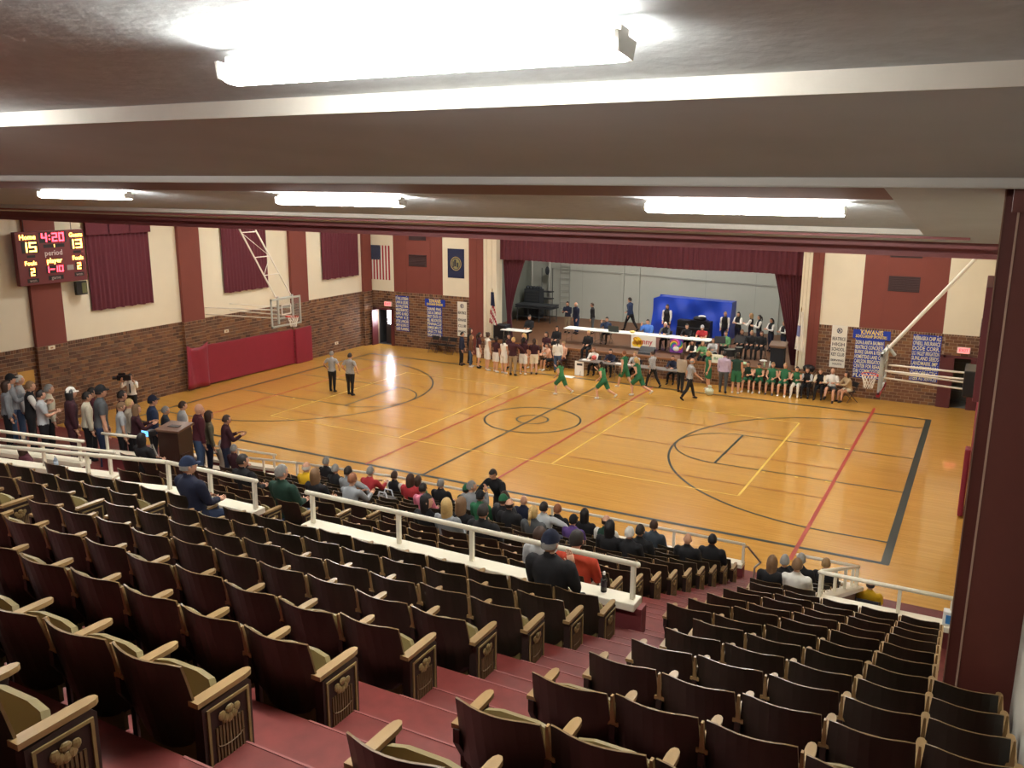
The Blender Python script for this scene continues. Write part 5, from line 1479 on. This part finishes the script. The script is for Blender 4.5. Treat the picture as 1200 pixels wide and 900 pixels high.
def dress(d, co, vn, q):
    J, s = d['J'], d['s']
    c = co[q].mean(1)
    segs = [('torso', J['pel']-Vector((0, 0, .05*s)), J['waist'], .15), ('torso', J['waist'], J['chest'], .15), ('torso', J['chest'], J['sh'], .14), ('neck', J['sh']+Vector((0, 0, .06*s)), J['head'], .058)]
    for sh, el, wr, d2 in J['arms']: segs += [('uarm', sh, el, .055), ('farm', el, wr+d2*.03*s, .036)]
    for hip, kn, an, toe in J['legs']: segs += [('thigh', hip, kn, .085), ('shin', kn, an, .055), ('foot', an-Vector((0, 0, .03*s)), toe, .04)]
    best = np.full(len(c), 1e9); kind = np.zeros(len(c), int); par = np.zeros(len(c)); names = []
    for i, (nm, a, b, r) in enumerate(segs):
        dd, t = seg_d(c, a, b); dd = dd/(r*s)
        k = dd < best; best[k] = dd[k]; kind[k] = i; par[k] = t[k]; names.append(nm)
    kn = np.array(names)[kind]
    up = np.array((J['waist']-J['pel']).normalized()); hgt = (c-np.array(J['pel']))@up/s
    torso = kn == 'torso'
    sl = d['sl']
    arm = (kn == 'uarm') | (kn == 'farm')
    if sl == 'long': slv = (kn == 'uarm') | ((kn == 'farm') & (par < .86))
    elif sl == 'short': slv = (kn == 'uarm') & (par < .68)
    else: slv = (kn == 'uarm') & (par < .08)
    bl = d['bl']
    leg_t = (kn == 'thigh') & (par > -.1)
    if bl == 'long': lower = (kn == 'thigh') | ((kn == 'shin') & (par < .93))
    elif bl == 'short': lower = (kn == 'thigh') & (par < .86)
    else: lower = (kn == 'thigh') & (par < .6)
    trous = lower | (torso & (hgt < .06))
    shirt = (torso & (hgt > -.02)) | ((kn == 'neck') & (par < .18)) | ((kn == 'thigh') & (hgt > -.01) & (par < .12))
    hip_up = d['bl'] == 'dress'
    root = thing('person', d['label'], 'person', (d['x'], d['y'], d['z']), d['rot']*D2R, d['grp'])
    # ---- body: remeshed figure + head + hands in one mesh
    bv = co.tolist(); bf = q.tolist(); mi = [0]*len(bf)
    ext = MB()
    for sh, el, wr, d2 in J['arms']:
        side = -1 if sh.x < 0 else 1
        build_hand(ext, wr+d2*.02*s, d2, Vector((-side*.8, .3, .5)), s)
    hm = head_mesh(s*1.04)
    R_ = Matrix.Rotation(d['look']*D2R, 3, 'Z') @ Matrix.Rotation(-d['nod']*D2R, 3, 'X')
    ext.add([R_ @ Vector(p)+J['head'] for p in hm.v], hm.f); ext.m[-len(hm.f):] = hm.m
    o = len(bv); bv += ext.v; bf += [[i+o for i in f] for f in ext.f]; mi += ext.m
    add_mesh('body', bv, bf, [SKIND if d['skin'] else SKIN, EYE, LIP], root, mi)
    # ---- clothes
    tm = REF if d['top'] == 'referee' else cmat(d['top'])
    loose = .016*s if sl == 'long' else .011*s
    if d['slc']:
        v, f = submesh(co, vn, q, shirt, loose); add_mesh('top', v, f, tm, root)
        v, f = submesh(co, vn, q, slv, loose*.9); add_mesh('sleeves', v, f, cmat(d['slc']), root)
    else:
        v, f = submesh(co, vn, q, shirt | slv, loose); add_mesh('top', v, f, tm, root)
    hv = (co-np.array(J['pel']))@up/s
    tv = np.min(np.stack([seg_d(co, l_[0], l_[1])[1] + 10*(np.linalg.norm(co-np.array(l_[0].lerp(l_[1], .5)), axis=1) > .36*s) for l_ in J['legs']]), 0)
    flare = (.012+.04*np.clip(np.where(tv > 2, 0, tv), 0, 1))*s
    v, f = submesh(co, vn, q, trous, .010*s if bl == 'long' else flare); add_mesh('trousers' if bl == 'long' else 'shorts' if bl == 'short' else 'skirt', v, f, cmat(d['bot']), root)
    ft = (kn == 'foot') | ((kn == 'shin') & (par > .95))
    v, f = submesh(co, vn, q, ft, .006*s); add_mesh('shoes', v, f, cmat(d['shoe']), root)
    # ---- hair and headgear
    if d['hs'] != 'bald':
        hh = hair_mesh('short' if (d['hat'] and d['hs'] == 'short') else d['hs'], s*1.04)
        vv = [tuple(R_ @ Vector(p)+J['head']) for p in hh.v]
        add_mesh('hair', vv, hh.f, hmat(d['hair']), root)
    if d['hat']:
        hb = MB(); nu = 14; r0 = s*1.04; vs = []
        for j in range(6):
            t = .12+j*.28; 
            for i in range(nu):
                a = 2*math.pi*i/nu; vs.append((.09*r0*math.cos(t)*math.cos(a), .113*r0*math.cos(t)*math.sin(a)-.004, .138*r0*math.sin(t)+.012*r0))
        vs.append((0, 0, .152*r0))
        fs = [(j*nu+i, j*nu+(i+1) % nu, (j+1)*nu+(i+1) % nu, (j+1)*nu+i) for j in range(5) for i in range(nu)]+[(5*nu+i, 5*nu+(i+1) % nu, 6*nu) for i in range(nu)]
        hb.add(vs, fs)
        add_mesh('cap', [tuple(R_ @ Vector(p)+J['head']) for p in hb.v], hb.f, cmat(d['hat']), root)
        vz = MB().prism([(.07*r0*math.cos(a), (.085+.075*math.sin(a))*r0) for a in [math.pi*i/8 for i in range(9)]], 'z', .03*r0, .038*r0)
        add_mesh('visor', [tuple(R_ @ Vector(p)+J['head']) for p in vz.v], vz.f, cmat(d['hat']), root)
    if d['number']:
        b = J['chest']; text('number', d['number'], .26*s, mat('jersey_number', '4a2a30', .8), root, (b.x, b.y-.150*s, b.z), (math.pi/2, 0, 0))
    return root

# ---------------------------------------------------------------- who is where
def low(j, x, label, top, hair='brown', hs='short', pose='sit', H=1.66, rot=0, **k):
    P(label, x, LOWL[j]-.27, F(LOWL[j]), rot, pose, H, top, k.pop('bot', 'black'), hair, hs, grp='spectators in the lower seats', **k)
# -- the two capped men and others by the long railing
P('man in navy cap and jacket seated at the left railing end', 5.72, REAR[0]-.25, F(REAR[0]), -4, 'sit', 1.72, 'navy', 'dkblue', 'grey', hat='dkblue', w=1.12, look=-25, grp='spectators behind the railing')
P('man in dark blue cap and black jacket seated behind the cola bottle', 10.98, REAR[0]-.22, F(REAR[0]), 0, 'sit', 1.76, 'black', 'black', 'grey', hat='navy', w=1.2, look=-12, arms=((22, 10, 62, .5), (20, 14, 138, .55)), grp='spectators behind the railing')
low(9, 10.82-.1, 'man in orange-red shirt seated just past the long railing', 'orange', 'dk', H=1.74, w=1.1, bot='stone')
low(8, 9.9, 'man reclining with a bare knee drawn up beside the capped man', 'ltgrey', 'brown', pose='recline', bl='short', H=1.68)
low(8, 5.35, 'man in dark green jacket with white shoulder band at the aisle', 'dkgreen', 'grey', H=1.74, w=1.1, look=-20, bot='jeans')
low(7, 3.7, 'man with dark hair and black jacket by the left railing', 'black', 'dk', H=1.72, look=-25)
low(4, 2.95, 'person in yellow and purple at the left front seats', 'yellow', 'white', hs='fringe', H=1.6)
low(0, .7, 'grey-haired person at the front rail, left end of seats', 'black', 'grey', H=1.66)
low(6, 4.6, 'woman with long brown hair and dark jacket, left block', 'black', 'ltbrown', hs='long', H=1.62)
low(2, 2.34, 'man with short grey hair in black, left block', 'black', 'grey', H=1.56)
low(6, 5.25, 'boy with reddish blond hair in a grey hoodie', 'grey', 'red', H=1.56, pose='sitf')
low(3, 3.35, 'dark-haired person in grey hoodie with an arm stretched out', 'grey', 'dk', H=1.66, pose='sitarm')
low(2, 3.14, 'grey-haired person in red bending over, left of the lower aisle', 'red', 'grey', H=1.62, pose='sitf')
low(0, 2.78, 'child in black and white at the front rail', 'black', 'brown', H=1.62, slc='white')
low(1, 3.81, 'woman with brown hair in a bright red top', 'red', 'brown', hs='long', H=1.7, w=1.15)
low(0, 3.45, 'person in green in front of the red-topped woman', 'ltgreen', 'brown', hs='long', H=1.6)
low(3, 5.24, 'child in a pink shirt with short dark hair', 'pink', 'dk', H=1.58, w=1.05)
low(0, 4.09, 'man with grey hair and black jacket at the front rail', 'black', 'grey', H=1.68, w=1.12)
low(7, 7.5, 'woman with black hair turned towards the blonde woman', 'black', 'black', hs='long', H=1.62, look=-55)
low(7, 7.86, 'blonde woman in grey just past the long railing', 'grey', 'blond', hs='long', H=1.62, look=40)
low(6, 7.62, 'woman with long wavy brown hair and dark top', 'black', 'ltbrown', hs='long', H=1.64)
low(0, 4.78, 'man in a green cap at the front rail', 'dkgreen', 'dk', hat='green', H=1.64)
low(1, 5.33, 'grey-haired man clapping next to the green cap', 'grey', 'grey', H=1.82, pose='sitface', look=-60)
low(2, 6.09, 'man in dark cap and green shirt', 'green', 'dk', hat='black', H=1.64)
low(7, 8.5, 'dark-haired man in black jacket, right of the long-haired woman', 'black', 'dk', H=1.68, w=1.15)
low(2, 6.62, 'bearded man in a green cap and black coat', 'black', 'brown', hat='green', H=1.66, w=1.1)
low(1, 6.21, 'brown-haired person just behind the front rail by green caps', 'dkgrey', 'brown', H=1.76)
low(3, 7.2, 'balding dark-haired man in black leaning right', 'black', 'dk', hs='fringe', H=1.64, w=1.1)
low(0, 6.25, 'bald man in a dark jacket at the front rail', 'navy', 'grey', hs='bald', H=1.64, w=1.1)
low(4, 8.11, 'woman with blonde ponytail in a dark grey top', 'dkgrey', 'blond', hs='pony', H=1.64)
low(2, 7.52, 'man in light grey sweater with his arm along the seats', 'ltgrey', 'dk', pose='sitarm', H=1.68, w=1.1)
low(1, 7.45, 'person with reddish blond hair in black', 'black', 'red', H=1.64)
low(3, 8.52, 'child with black knit cap', 'purple', 'black', hat='black', H=1.5)
low(1, 8.05, 'woman with long black hair and dark coat', 'black', 'black', hs='long', H=1.66)
low(2, 8.84, 'balding man in a dark green and white jacket', 'dkgreen', 'dk', hs='fringe', slc='white', H=1.66)
low(4, 9.55, 'woman with straight black hair, right part of lower seats', 'black', 'black', hs='long', H=1.66)
low(4, 9.9, 'person with white hair and dark coat', 'black', 'white', H=1.58)
low(3, 9.8, 'dark-haired person in black beside the grey hoodie man', 'black', 'dk', H=1.64)
low(0, 9.24, 'man in a slate grey hoodie at the front rail', 'slate', 'brown', H=1.68)
low(2, 10.42, 'bald man in black near the aisle end', 'black', 'grey', hs='bald', H=1.56, w=1.15)
low(1, 10.66, 'man with shaved head, black jacket and red collar at aisle', 'black', 'black', hs='short', skin=1, H=1.64, w=1.15)
P('man in black standing and stepping between the front seats', 5.55, -12.35, F(LOWL[0]), 170, 'bow', 1.78, 'black', 'black', 'dk', nod=25, look=20, grp='spectators in the lower seats', w=1.1)
def lowr(k, x, label, top, hair='brown', hs='short', pose='sit', H=1.66, **kw):
    P(label, x, LOWR[k]-.27, F(LOWR[k]), 0, pose, H, top, kw.pop('bot', 'black'), hair, hs, grp='spectators by the sloping railing', **kw)
lowr(6, 12.17, 'woman with long light brown hair, right of the aisle', 'black', 'ltbrown', 'long', H=1.52)
lowr(7, 12.22, 'grey-haired person beside the long-haired woman at right', 'black', 'grey', H=1.54)
lowr(6, 12.55, 'boy in a white shirt beside the sloping railing', 'white', 'ltbrown', H=1.6)
lowr(8, 12.35, 'grey-haired man in black jacket in front of the boy', 'black', 'grey', H=1.62)
lowr(9, 12.66, 'blond person low behind the sloping railing', 'black', 'sand', H=1.54)
P('man in a yellow shirt seated below the right railing', 13.28, -11.15, .02, 0, 'sit', 1.6, 'yellow', 'jeans', 'dk', hs='fringe', w=1.15, sl='short', grp='spectators by the sloping railing')
folding_chair(13.28, -11.15, .02, 0, 'folding chair under the man in the yellow shirt', 'chairs with people')
# -- left crowd, standing
def crowd(label, x, y, H, top, hair='brown', hs='short', pose='stand', rot=-30, bot='black', **k):
    P(label, x, y, F(y)+k.pop('dz', 0), rot, pose, H, top, bot, hair, hs, grp='standing crowd at left', **k)
crowd('woman with long brown hair in grey sweatshirt at the left edge', -4.9, -17.07, 1.62, 'grey', 'brown', 'long')
crowd('man in black cap and grey hoodie at the left edge', -5.75, -16.45, 1.8, 'grey', 'dk', hat='black', pose='clap', bot='jeans')
crowd('person with white-blond hair in pale grey, far left', -6.47, -15.78, 1.82, 'ltgrey', 'white', bot='jeans')
crowd('woman in black vest with white sleeves, clapping at left', -4.33, -16.87, 1.72, 'black', 'ltbrown', slc='white', pose='clap')
crowd('dark-haired woman in a light grey tee with arms folded', -3.12, -17.37, 1.58, 'ltgrey', 'dk', pose='fold', sl='short', w=1.12)
crowd('grey-haired man in a cream jacket', -4.86, -16.07, 1.72, 'cream', 'grey')
crowd('person in a white cap and long dark maroon coat', -2.58, -17.07, 1.74, 'dkmaroon', 'black', 'long', hat='white', w=1.15, bot='dkmaroon')
crowd('dark-haired person in a cream hoodie', -3.15, -16.3, 1.7, 'cream', 'dk')
crowd('dark-haired man in maroon behind the cream hoodie', -4.84, -14.97, 1.82, 'maroon', 'dk')
crowd('big man in grey tee and dark cap', -2.03, -16.75, 1.9, 'dkgrey', 'dk', hat='black', sl='short', w=1.18, bot='dkblue')
crowd('man in a maroon shirt near the cameraman', -4.17, -14.62, 1.88, 'maroon', 'dk')
crowd('girl in a pale grey tee looking down', -2.44, -15.97, 1.6, 'ltgrey', 'ltbrown', sl='short', nod=25)
crowd('blond person behind the girl in grey', -3.13, -15.22, 1.7, 'stone', 'blond')
crowd('woman with long brown hair in maroon holding a phone', -2.13, -15.82, 1.6, 'dkmaroon', 'ltbrown', 'long', pose='phone')
crowd('man in navy jacket and cap beside the lectern', -3.48, -14.28, 1.88, 'dkblue', 'dk', hat='navy', w=1.1)
crowd('person with curly grey hair behind the lectern', -3.95, -13.52, 1.66, 'slate', 'grey')
crowd('man in light blue shirt behind the lectern', -4.38, -12.6, 1.88, 'ltgrey', 'brown', w=1.1)
crowd('bald man in a maroon sweater right of the lectern', -2.0, -14.15, 1.88, 'maroon', 'grey', 'bald', w=1.22, bot='jeans')
crowd('small blond child beside the bald man', -3.15, -13.08, 1.8, 'cream', 'blond')
crowd('woman in an olive grey jacket at the court side', -2.19, -13.68, 1.74, 'olive', 'brown', 'long', bot='navy')
crowd('woman with short brown hair in a maroon jacket at the rail', -1.42, -13.84, 1.72, 'dkmaroon', 'brown', pose='clap', bot='navy')
low(6, .12, 'woman with dark hood seated in front of the tripod', 'black', 'black', hs='long', H=1.62, w=1.1)
low(1, -2.0, 'white-haired person low behind the front rail at left', 'cream', 'white', H=1.6)
low(2, -.75, 'grey-haired person bent low behind the left front rail', 'dkmaroon', 'grey', H=1.55)
P('person in maroon and jeans seated behind the left edge railings', -.6, -19.35, 2.95, -20, 'sitarm', 1.66, 'maroon', 'jeans', 'brown', 'long', grp='spectators behind the railing')
P('cameraman in white shirt and tie filming by the brick wall', -13.3, -7.25, 0, -150, 'camera', 1.72, 'white', 'black', 'dk', grp='press')
t = thing('video_camera', 'black video camera on the cameraman shoulder', 'video camera', (-13.42, -7.48, 1.5), 130*D2R)
MB().box(-.09, .09, -.28, .2, 0, .2).build('camera_body', M_BLACK, t, bevel=.02)
MB().tube((0, .2, .1), (0, .36, .1), .06, .07, 12).build('lens', M_BLACK, t); MB().box(-.02, .02, -.1, .15, .2, .28).build('handle', M_BLACK, t)

# -- referees and players on the court
G = 'players and referees'
P('referee with hands on hips under the left hoop, nearer the wall', -9.52, -.21, 0, 10, 'hips', 1.76, 'referee', 'black', 'grey', sl='short', grp=G)
P('referee seen from behind under the left hoop, right of the other', -8.46, -.32, 0, 0, 'hips', 1.8, 'referee', 'black', 'dk', sl='short', w=1.12, grp=G)
P('player in green jogging left, leftmost of the running players', -.72, 4.09, 0, 75, 'run', 1.62, 'grass', 'green', 'brown', 'pony', sl='none', bl='short', shoe='white', grp=G)
P('player in green jogging left, second of the running players', 1.12, 4.28, 0, 80, 'run', 1.7, 'grass', 'green', 'dk', 'pony', sl='none', bl='short', shoe='white', grp=G)
P('red-haired player in green behind the blonde runner', 1.1, 6.7, 0, 70, 'walk', 1.7, 'green', 'green', 'red', sl='none', bl='short', shoe='white', grp=G)
P('blonde player in green running in front of the scorers table', 2.18, 5.57, 0, 80, 'run', 1.78, 'green', 'green', 'blond', 'pony', sl='none', bl='short', shoe='white', grp=G)
P('referee striding left behind the running players', 2.12, 7.45, 0, 70, 'walk', 1.66, 'referee', 'black', 'brown', sl='long', grp=G)
P('referee with long hair standing beside the bald referee', 3.53, 7.05, 0, -20, 'stand', 1.74, 'stone', 'black', 'brown', 'long', grp=G)
P('bald referee in grey walking right near the bench', 4.23, 6.04, 0, -50, 'walk', 1.8, 'referee', 'black', 'grey', 'fringe', sl='short', grp=G)
P('player in green standing left of the man in the pale shirt', 4.42, 8.1, 0, 130, 'stand', 1.74, 'green', 'green', 'blond', 'pony', sl='none', bl='short', shoe='white', grp=G)
P('man in pale lavender shirt and grey slacks facing the stage', 5.14, 7.9, 0, 0, 'hips', 1.8, 'lav', 'dkgrey', 'dk', w=1.08, grp=G, arms=((0, 10, 12, .1), (0, 10, 12, .1)))
P('player in green standing with back to camera before the bench', 5.66, 8.0, 0, 5, 'stand', 1.78, 'dkgreen', 'green', 'dk', 'bun', sl='none', bl='short', shoe='white', w=1.05, grp=G)
# home huddle
def hud(label, x, y, rot, top, bot, hair='brown', hs='short', H=1.7, pose='stand', **k):
    P(label, x, y, 0, rot, pose, H, top, bot, hair, hs, grp='home team huddle', **k)
hud('woman in dark coat at the left end of the huddle', -7.65, 7.26, -70, 'navy', 'black', 'dk', H=1.66)
hud('person in a brown coat and jeans left of the huddle', -7.04, 7.14, -60, 'brown', 'jeans', 'ltbrown', 'long', H=1.58, shoe='white')
hud('tall dark-haired person behind the brown coat', -7.62, 7.96, -60, 'black', 'black', 'brown', 'long', H=1.74)
hud('person in teal beside the huddle', -7.25, 8.2, -60, 'teal', 'black', 'ltbrown', 'long', H=1.5)
hud('player in maroon top and white shorts, first from the left', -6.61, 7.16, -50, 'dkmaroon', 'white', 'dk', 'pony', H=1.74, sl='short', bl='short')
hud('player in white uniform number 13 in the huddle', -5.95, 6.85, -30, 'white', 'white', 'brown', 'bun', H=1.84, sl='none', bl='short', shoe='white', number='13')
hud('player in maroon top and white shorts, second from the left', -5.41, 6.72, -20, 'dkmaroon', 'white', 'dk', 'bun', H=1.7, sl='short', bl='short', shoe='white')
hud('player in white uniform left of the coach', -4.9, 6.6, -10, 'white', 'white', 'dk', 'pony', H=1.7, sl='none', bl='short', shoe='white')
hud('coach in maroon top and khaki trousers seen from behind', -4.35, 6.46, 0, 'dkmaroon', 'khaki', 'blond', H=1.8, w=1.15, arms=((20, 10, 60, .4), (10, 60, 20, 0)))
hud('player in maroon top with dark hair right of the coach', -4.02, 6.85, 10, 'dkmaroon', 'white', 'black', 'pony', H=1.76, sl='short', bl='short', shoe='white')
hud('player in maroon top and pale shorts at the right of the huddle', -3.6, 7.15, 20, 'dkmaroon', 'cream', 'brown', 'pony', H=1.7, sl='short', bl='short')
hud('player in maroon with blonde hair at the back of the huddle', -4.6, 8.1, 150, 'dkmaroon', 'white', 'blond', 'pony', H=1.74, sl='short', bl='short')
hud('player in maroon behind the seated players', -3.85, 9.0, 170, 'dkmaroon', 'white', 'dk', 'pony', H=1.74, sl='short', bl='short')
hud('player in dark top in the middle of the huddle', -5.2, 7.7, 170, 'dkmaroon', 'white', 'brown', 'pony', H=1.72, sl='short', bl='short')
hud('woman in white top and jeans beside the huddle, back turned', -2.79, 8.0, 20, 'white', 'jeans', 'dk', 'pony', H=1.62)
def bench(label, x, y, top, bot, hair='brown', hs='short', H=1.7, pose='sitf', rot=180, z=0, chair=True, grp='people on the court side bench', seat=.45, **k):
    P(label, x, y, z, rot, pose, H, top, bot, hair, hs, seat=seat, grp=grp, **k)
    if chair: folding_chair(x, y, z, rot*D2R, 'folding chair under ' + ' '.join(label.split()[:12]), 'chairs with people')
bench('player in maroon seated leaning forward, left end of huddle bench', -4.4, 8.8, 'dkmaroon', 'white', 'blond', 'pony', bl='short', shoe='white', sl='short', pose='sit')
bench('player in pale peach top seated forward on the huddle bench', -3.45, 8.55, 'peach', 'black', 'brown', 'pony', bl='short', shoe='white', sl='none', rot=150)
bench('person with bare arms seated near the stage corner', -3.0, 9.0, 'peach', 'dkmaroon', 'sand', H=1.74, sl='none', rot=170, pose='sit')
BG = [('player in green seated first from the left on right bench', 5.95, 'dkgreen', 'green', 'brown', 1.7, dict(bl='short', shoe='white', sl='none')),
      ('player in green seated second on the right bench, head bowed', 6.42, 'green', 'green', 'brown', 1.68, dict(bl='short', shoe='white', sl='none', nod=25)),
      ('player in green seated third on the right bench', 6.95, 'green', 'green', 'sand', 1.72, dict(bl='short', shoe='dkgrey', sl='none', pose='sit')),
      ('player in green seated upright fourth on the right bench', 7.47, 'green', 'green', 'sand', 1.76, dict(bl='short', shoe='white', sl='none', pose='sit')),
      ('player in green with white sleeves seated fifth on the right bench', 8.0, 'green', 'white', 'dk', 1.68, dict(bl='long', shoe='white', sl='none')),
      ('long-haired girl in black seated with a paper, right bench', 8.42, 'black', 'black', 'brown', 1.66, dict(hs='long', slc='ltgrey')),
      ('girl in black and cream seated near right end of bench', 8.95, 'black', 'black', 'ltbrown', 1.66, dict(hs='long', slc='cream'))]
for lb, x, tp, bt_, hr, H, kw in BG:
    bench(lb, x, 9.0 if x < 8.2 else 9.05, tp, bt_, hr, kw.pop('hs', 'pony'), H, kw.pop('pose', 'sitf'), **kw)
bench('man in white jacket with crossed legs seated on the bench end', 9.42, 8.92, 'white', 'dkgrey', 'sand', 'fringe', 1.76, 'sitcross', bl='short', shoe='black')
bench('woman in cream cardigan seated at the right end of the bench', 10.12, 8.95, 'camel', 'cream', 'brown', 'long', 1.66, 'sitf', rot=130, bl='skirt')
# scorers behind the table
SCG = 'scorers table crew'
for lb, x, tp, hr, hs in (('woman in white seated at the scorers table', -1.2, 'white', 'red', 'long'), ('person in dark top seated at the scorers table', -.35, 'navy', 'dk', 'short'),
                          ('man in pale shirt seated at the scorers table', .85, 'ltgrey', 'sand', 'short'), ('person seated at the right scorers table end', 2.65, 'navy', 'brown', 'short')):
    bench(lb, x, 8.75, tp, 'black', hr, hs, 1.66, 'sitf', grp=SCG)
# -- on the stage edge and stage
SG = 'people on the stage'
def stg(label, x, y, rot, pose, top, bot, hair='brown', hs='short', H=1.72, **k):
    P(label, x, y, SZ, rot, pose, H, top, bot, hair, hs, grp=SG, **k)
def sseat(label, x, y, top, bot, hair='brown', hs='short', H=1.7, pose='sitf', rot=180, **k):
    bench(label, x, y, top, bot, hair, hs, H, pose, rot, SZ, grp=SG, **k)
P('woman in black suit sitting on the stage edge above the scorers', -1.9, 9.5, .62, 180, 'sit', 1.68, 'black', 'black', 'blond', grp=SG, seat=.4, slc=None)
P('person in black suit sitting at the low white table on stage', -5.5, 10.3, SZ, 180, 'sit', 1.66, 'black', 'black', 'dk', 'long', grp=SG, seat=.4)
P('woman in black sitting on the stage edge behind the bench', -3.7, 9.75, .72, 180, 'sit', 1.66, 'black', 'black', 'dk', 'long', grp=SG, seat=.35)
stg('man in navy with hand at his mouth standing on stage left', -4.68, 13.16, 180, 'clap', 'navy', 'khaki', 'dk', H=1.68)
stg('bald man in navy standing next to him on stage', -4.15, 13.1, 150, 'stand', 'navy', 'dkblue', 'white', 'fringe', H=1.68, w=1.1)
stg('boy in black jacket standing behind the stage tables', -3.43, 13.58, 120, 'stand', 'black', 'dkgrey', 'brown', H=1.64)
stg('man in dark tracksuit walking left across the stage', -2.0, 15.35, 80, 'walk', 'dkblue', 'black', 'dk', H=1.86, w=1.08)
stg('cheerleader standing on stage before the blue tarpaulin', .3, 14.6, 180, 'stand', 'black', 'black', 'dk', 'long', H=1.7, slc='white', bl='skirt', shoe='white')
sseat('boy in dark top with hand at face at the stage table', -1.75, 11.5, 'dkblue', 'black', 'dk', pose='sitface', H=1.66)
sseat('bearded man in a bright blue shirt at the stage table', .38, 11.5, 'blue', 'dkgrey', 'dk', w=1.25, pose='sitface', H=1.76)
sseat('white-haired man in dark vest at the stage table', 1.32, 11.5, 'black', 'black', 'white', H=1.72, slc='dkgrey')
sseat('man in black shirt at the stage table near the tie-dye', 2.38, 11.5, 'black', 'black', 'dk', H=1.7)
sseat('man in a red shirt and pale cap at the stage table', 3.12, 11.5, 'red', 'jeans', 'grey', hat='ltgrey', w=1.2, H=1.7, sl='short')
for lb, x, y, rot, H, pose in (('cheerleader standing at the right end of the blue tarpaulin', 3.45, 14.1, 180, 1.62, 'stand'), ('cheerleader with arms folded, second right of tarpaulin', 4.05, 14.3, 160, 1.62, 'fold'),
                         ('long-haired cheerleader in the middle of the stage group', 4.75, 14.0, 90, 1.64, 'fold'), ('cheerleader with arms folded facing left on stage', 5.25, 13.55, 120, 1.66, 'fold'),
                         ('cheerleader with arms folded left of the right curtain', 5.9, 13.2, 140, 1.6, 'fold'), ('cheerleader half hidden by the right stage curtain', 6.55, 12.9, 140, 1.56, 'fold')):
    stg(lb, x, y, rot, pose, 'black', 'navy', 'dk' if 'folded' in lb else 'sand', 'long' if 'long' in lb else 'pony', H=H, slc='white', bl='long')
sseat('student in black and white seated on the stage front, left of four', 3.19, 9.75, 'black', 'black', 'dk', 'long', pose='sitf', slc='white', chair=False, H=1.5, seat=.1)
sseat('student in green with papers seated on the stage front', 3.68, 9.75, 'ltgreen', 'black', 'sand', 'long', chair=False, H=1.5, seat=.1)
sseat('student in white and grey seated on the stage front', 4.1, 9.9, 'ltgrey', 'black', 'ltbrown', 'long', H=1.5, chair=False, seat=.25)
sseat('student in green shirt seated by the drum kit', 4.45, 10.5, 'ltgreen', 'black', 'brown', pose='sit', H=1.56)
sseat('student in black coat and white shirt seated right of the drums', 5.0, 11.2, 'black', 'black', 'ltbrown', 'long', pose='sit', H=1.6, slc='black')
sseat('blonde student in black seated on stage near the cheerleaders', 5.45, 11.2, 'black', 'black', 'sand', 'short', pose='sit', H=1.6)
sseat('student in black holding a white paper on stage right', 5.9, 11.2, 'black', 'black', 'brown', 'long', pose='sit', H=1.6)
make_people()
for ob in [o for o in COL.objects if o.get('label', '').startswith('cameraman')]:
    MB().prism([(-.03, 1.02), (.0, .98), (.03, 1.02), (.02, 1.36), (-.02, 1.36)], 'y', .128, .14).build('tie', cmat('navy'), ob)
flush_text()
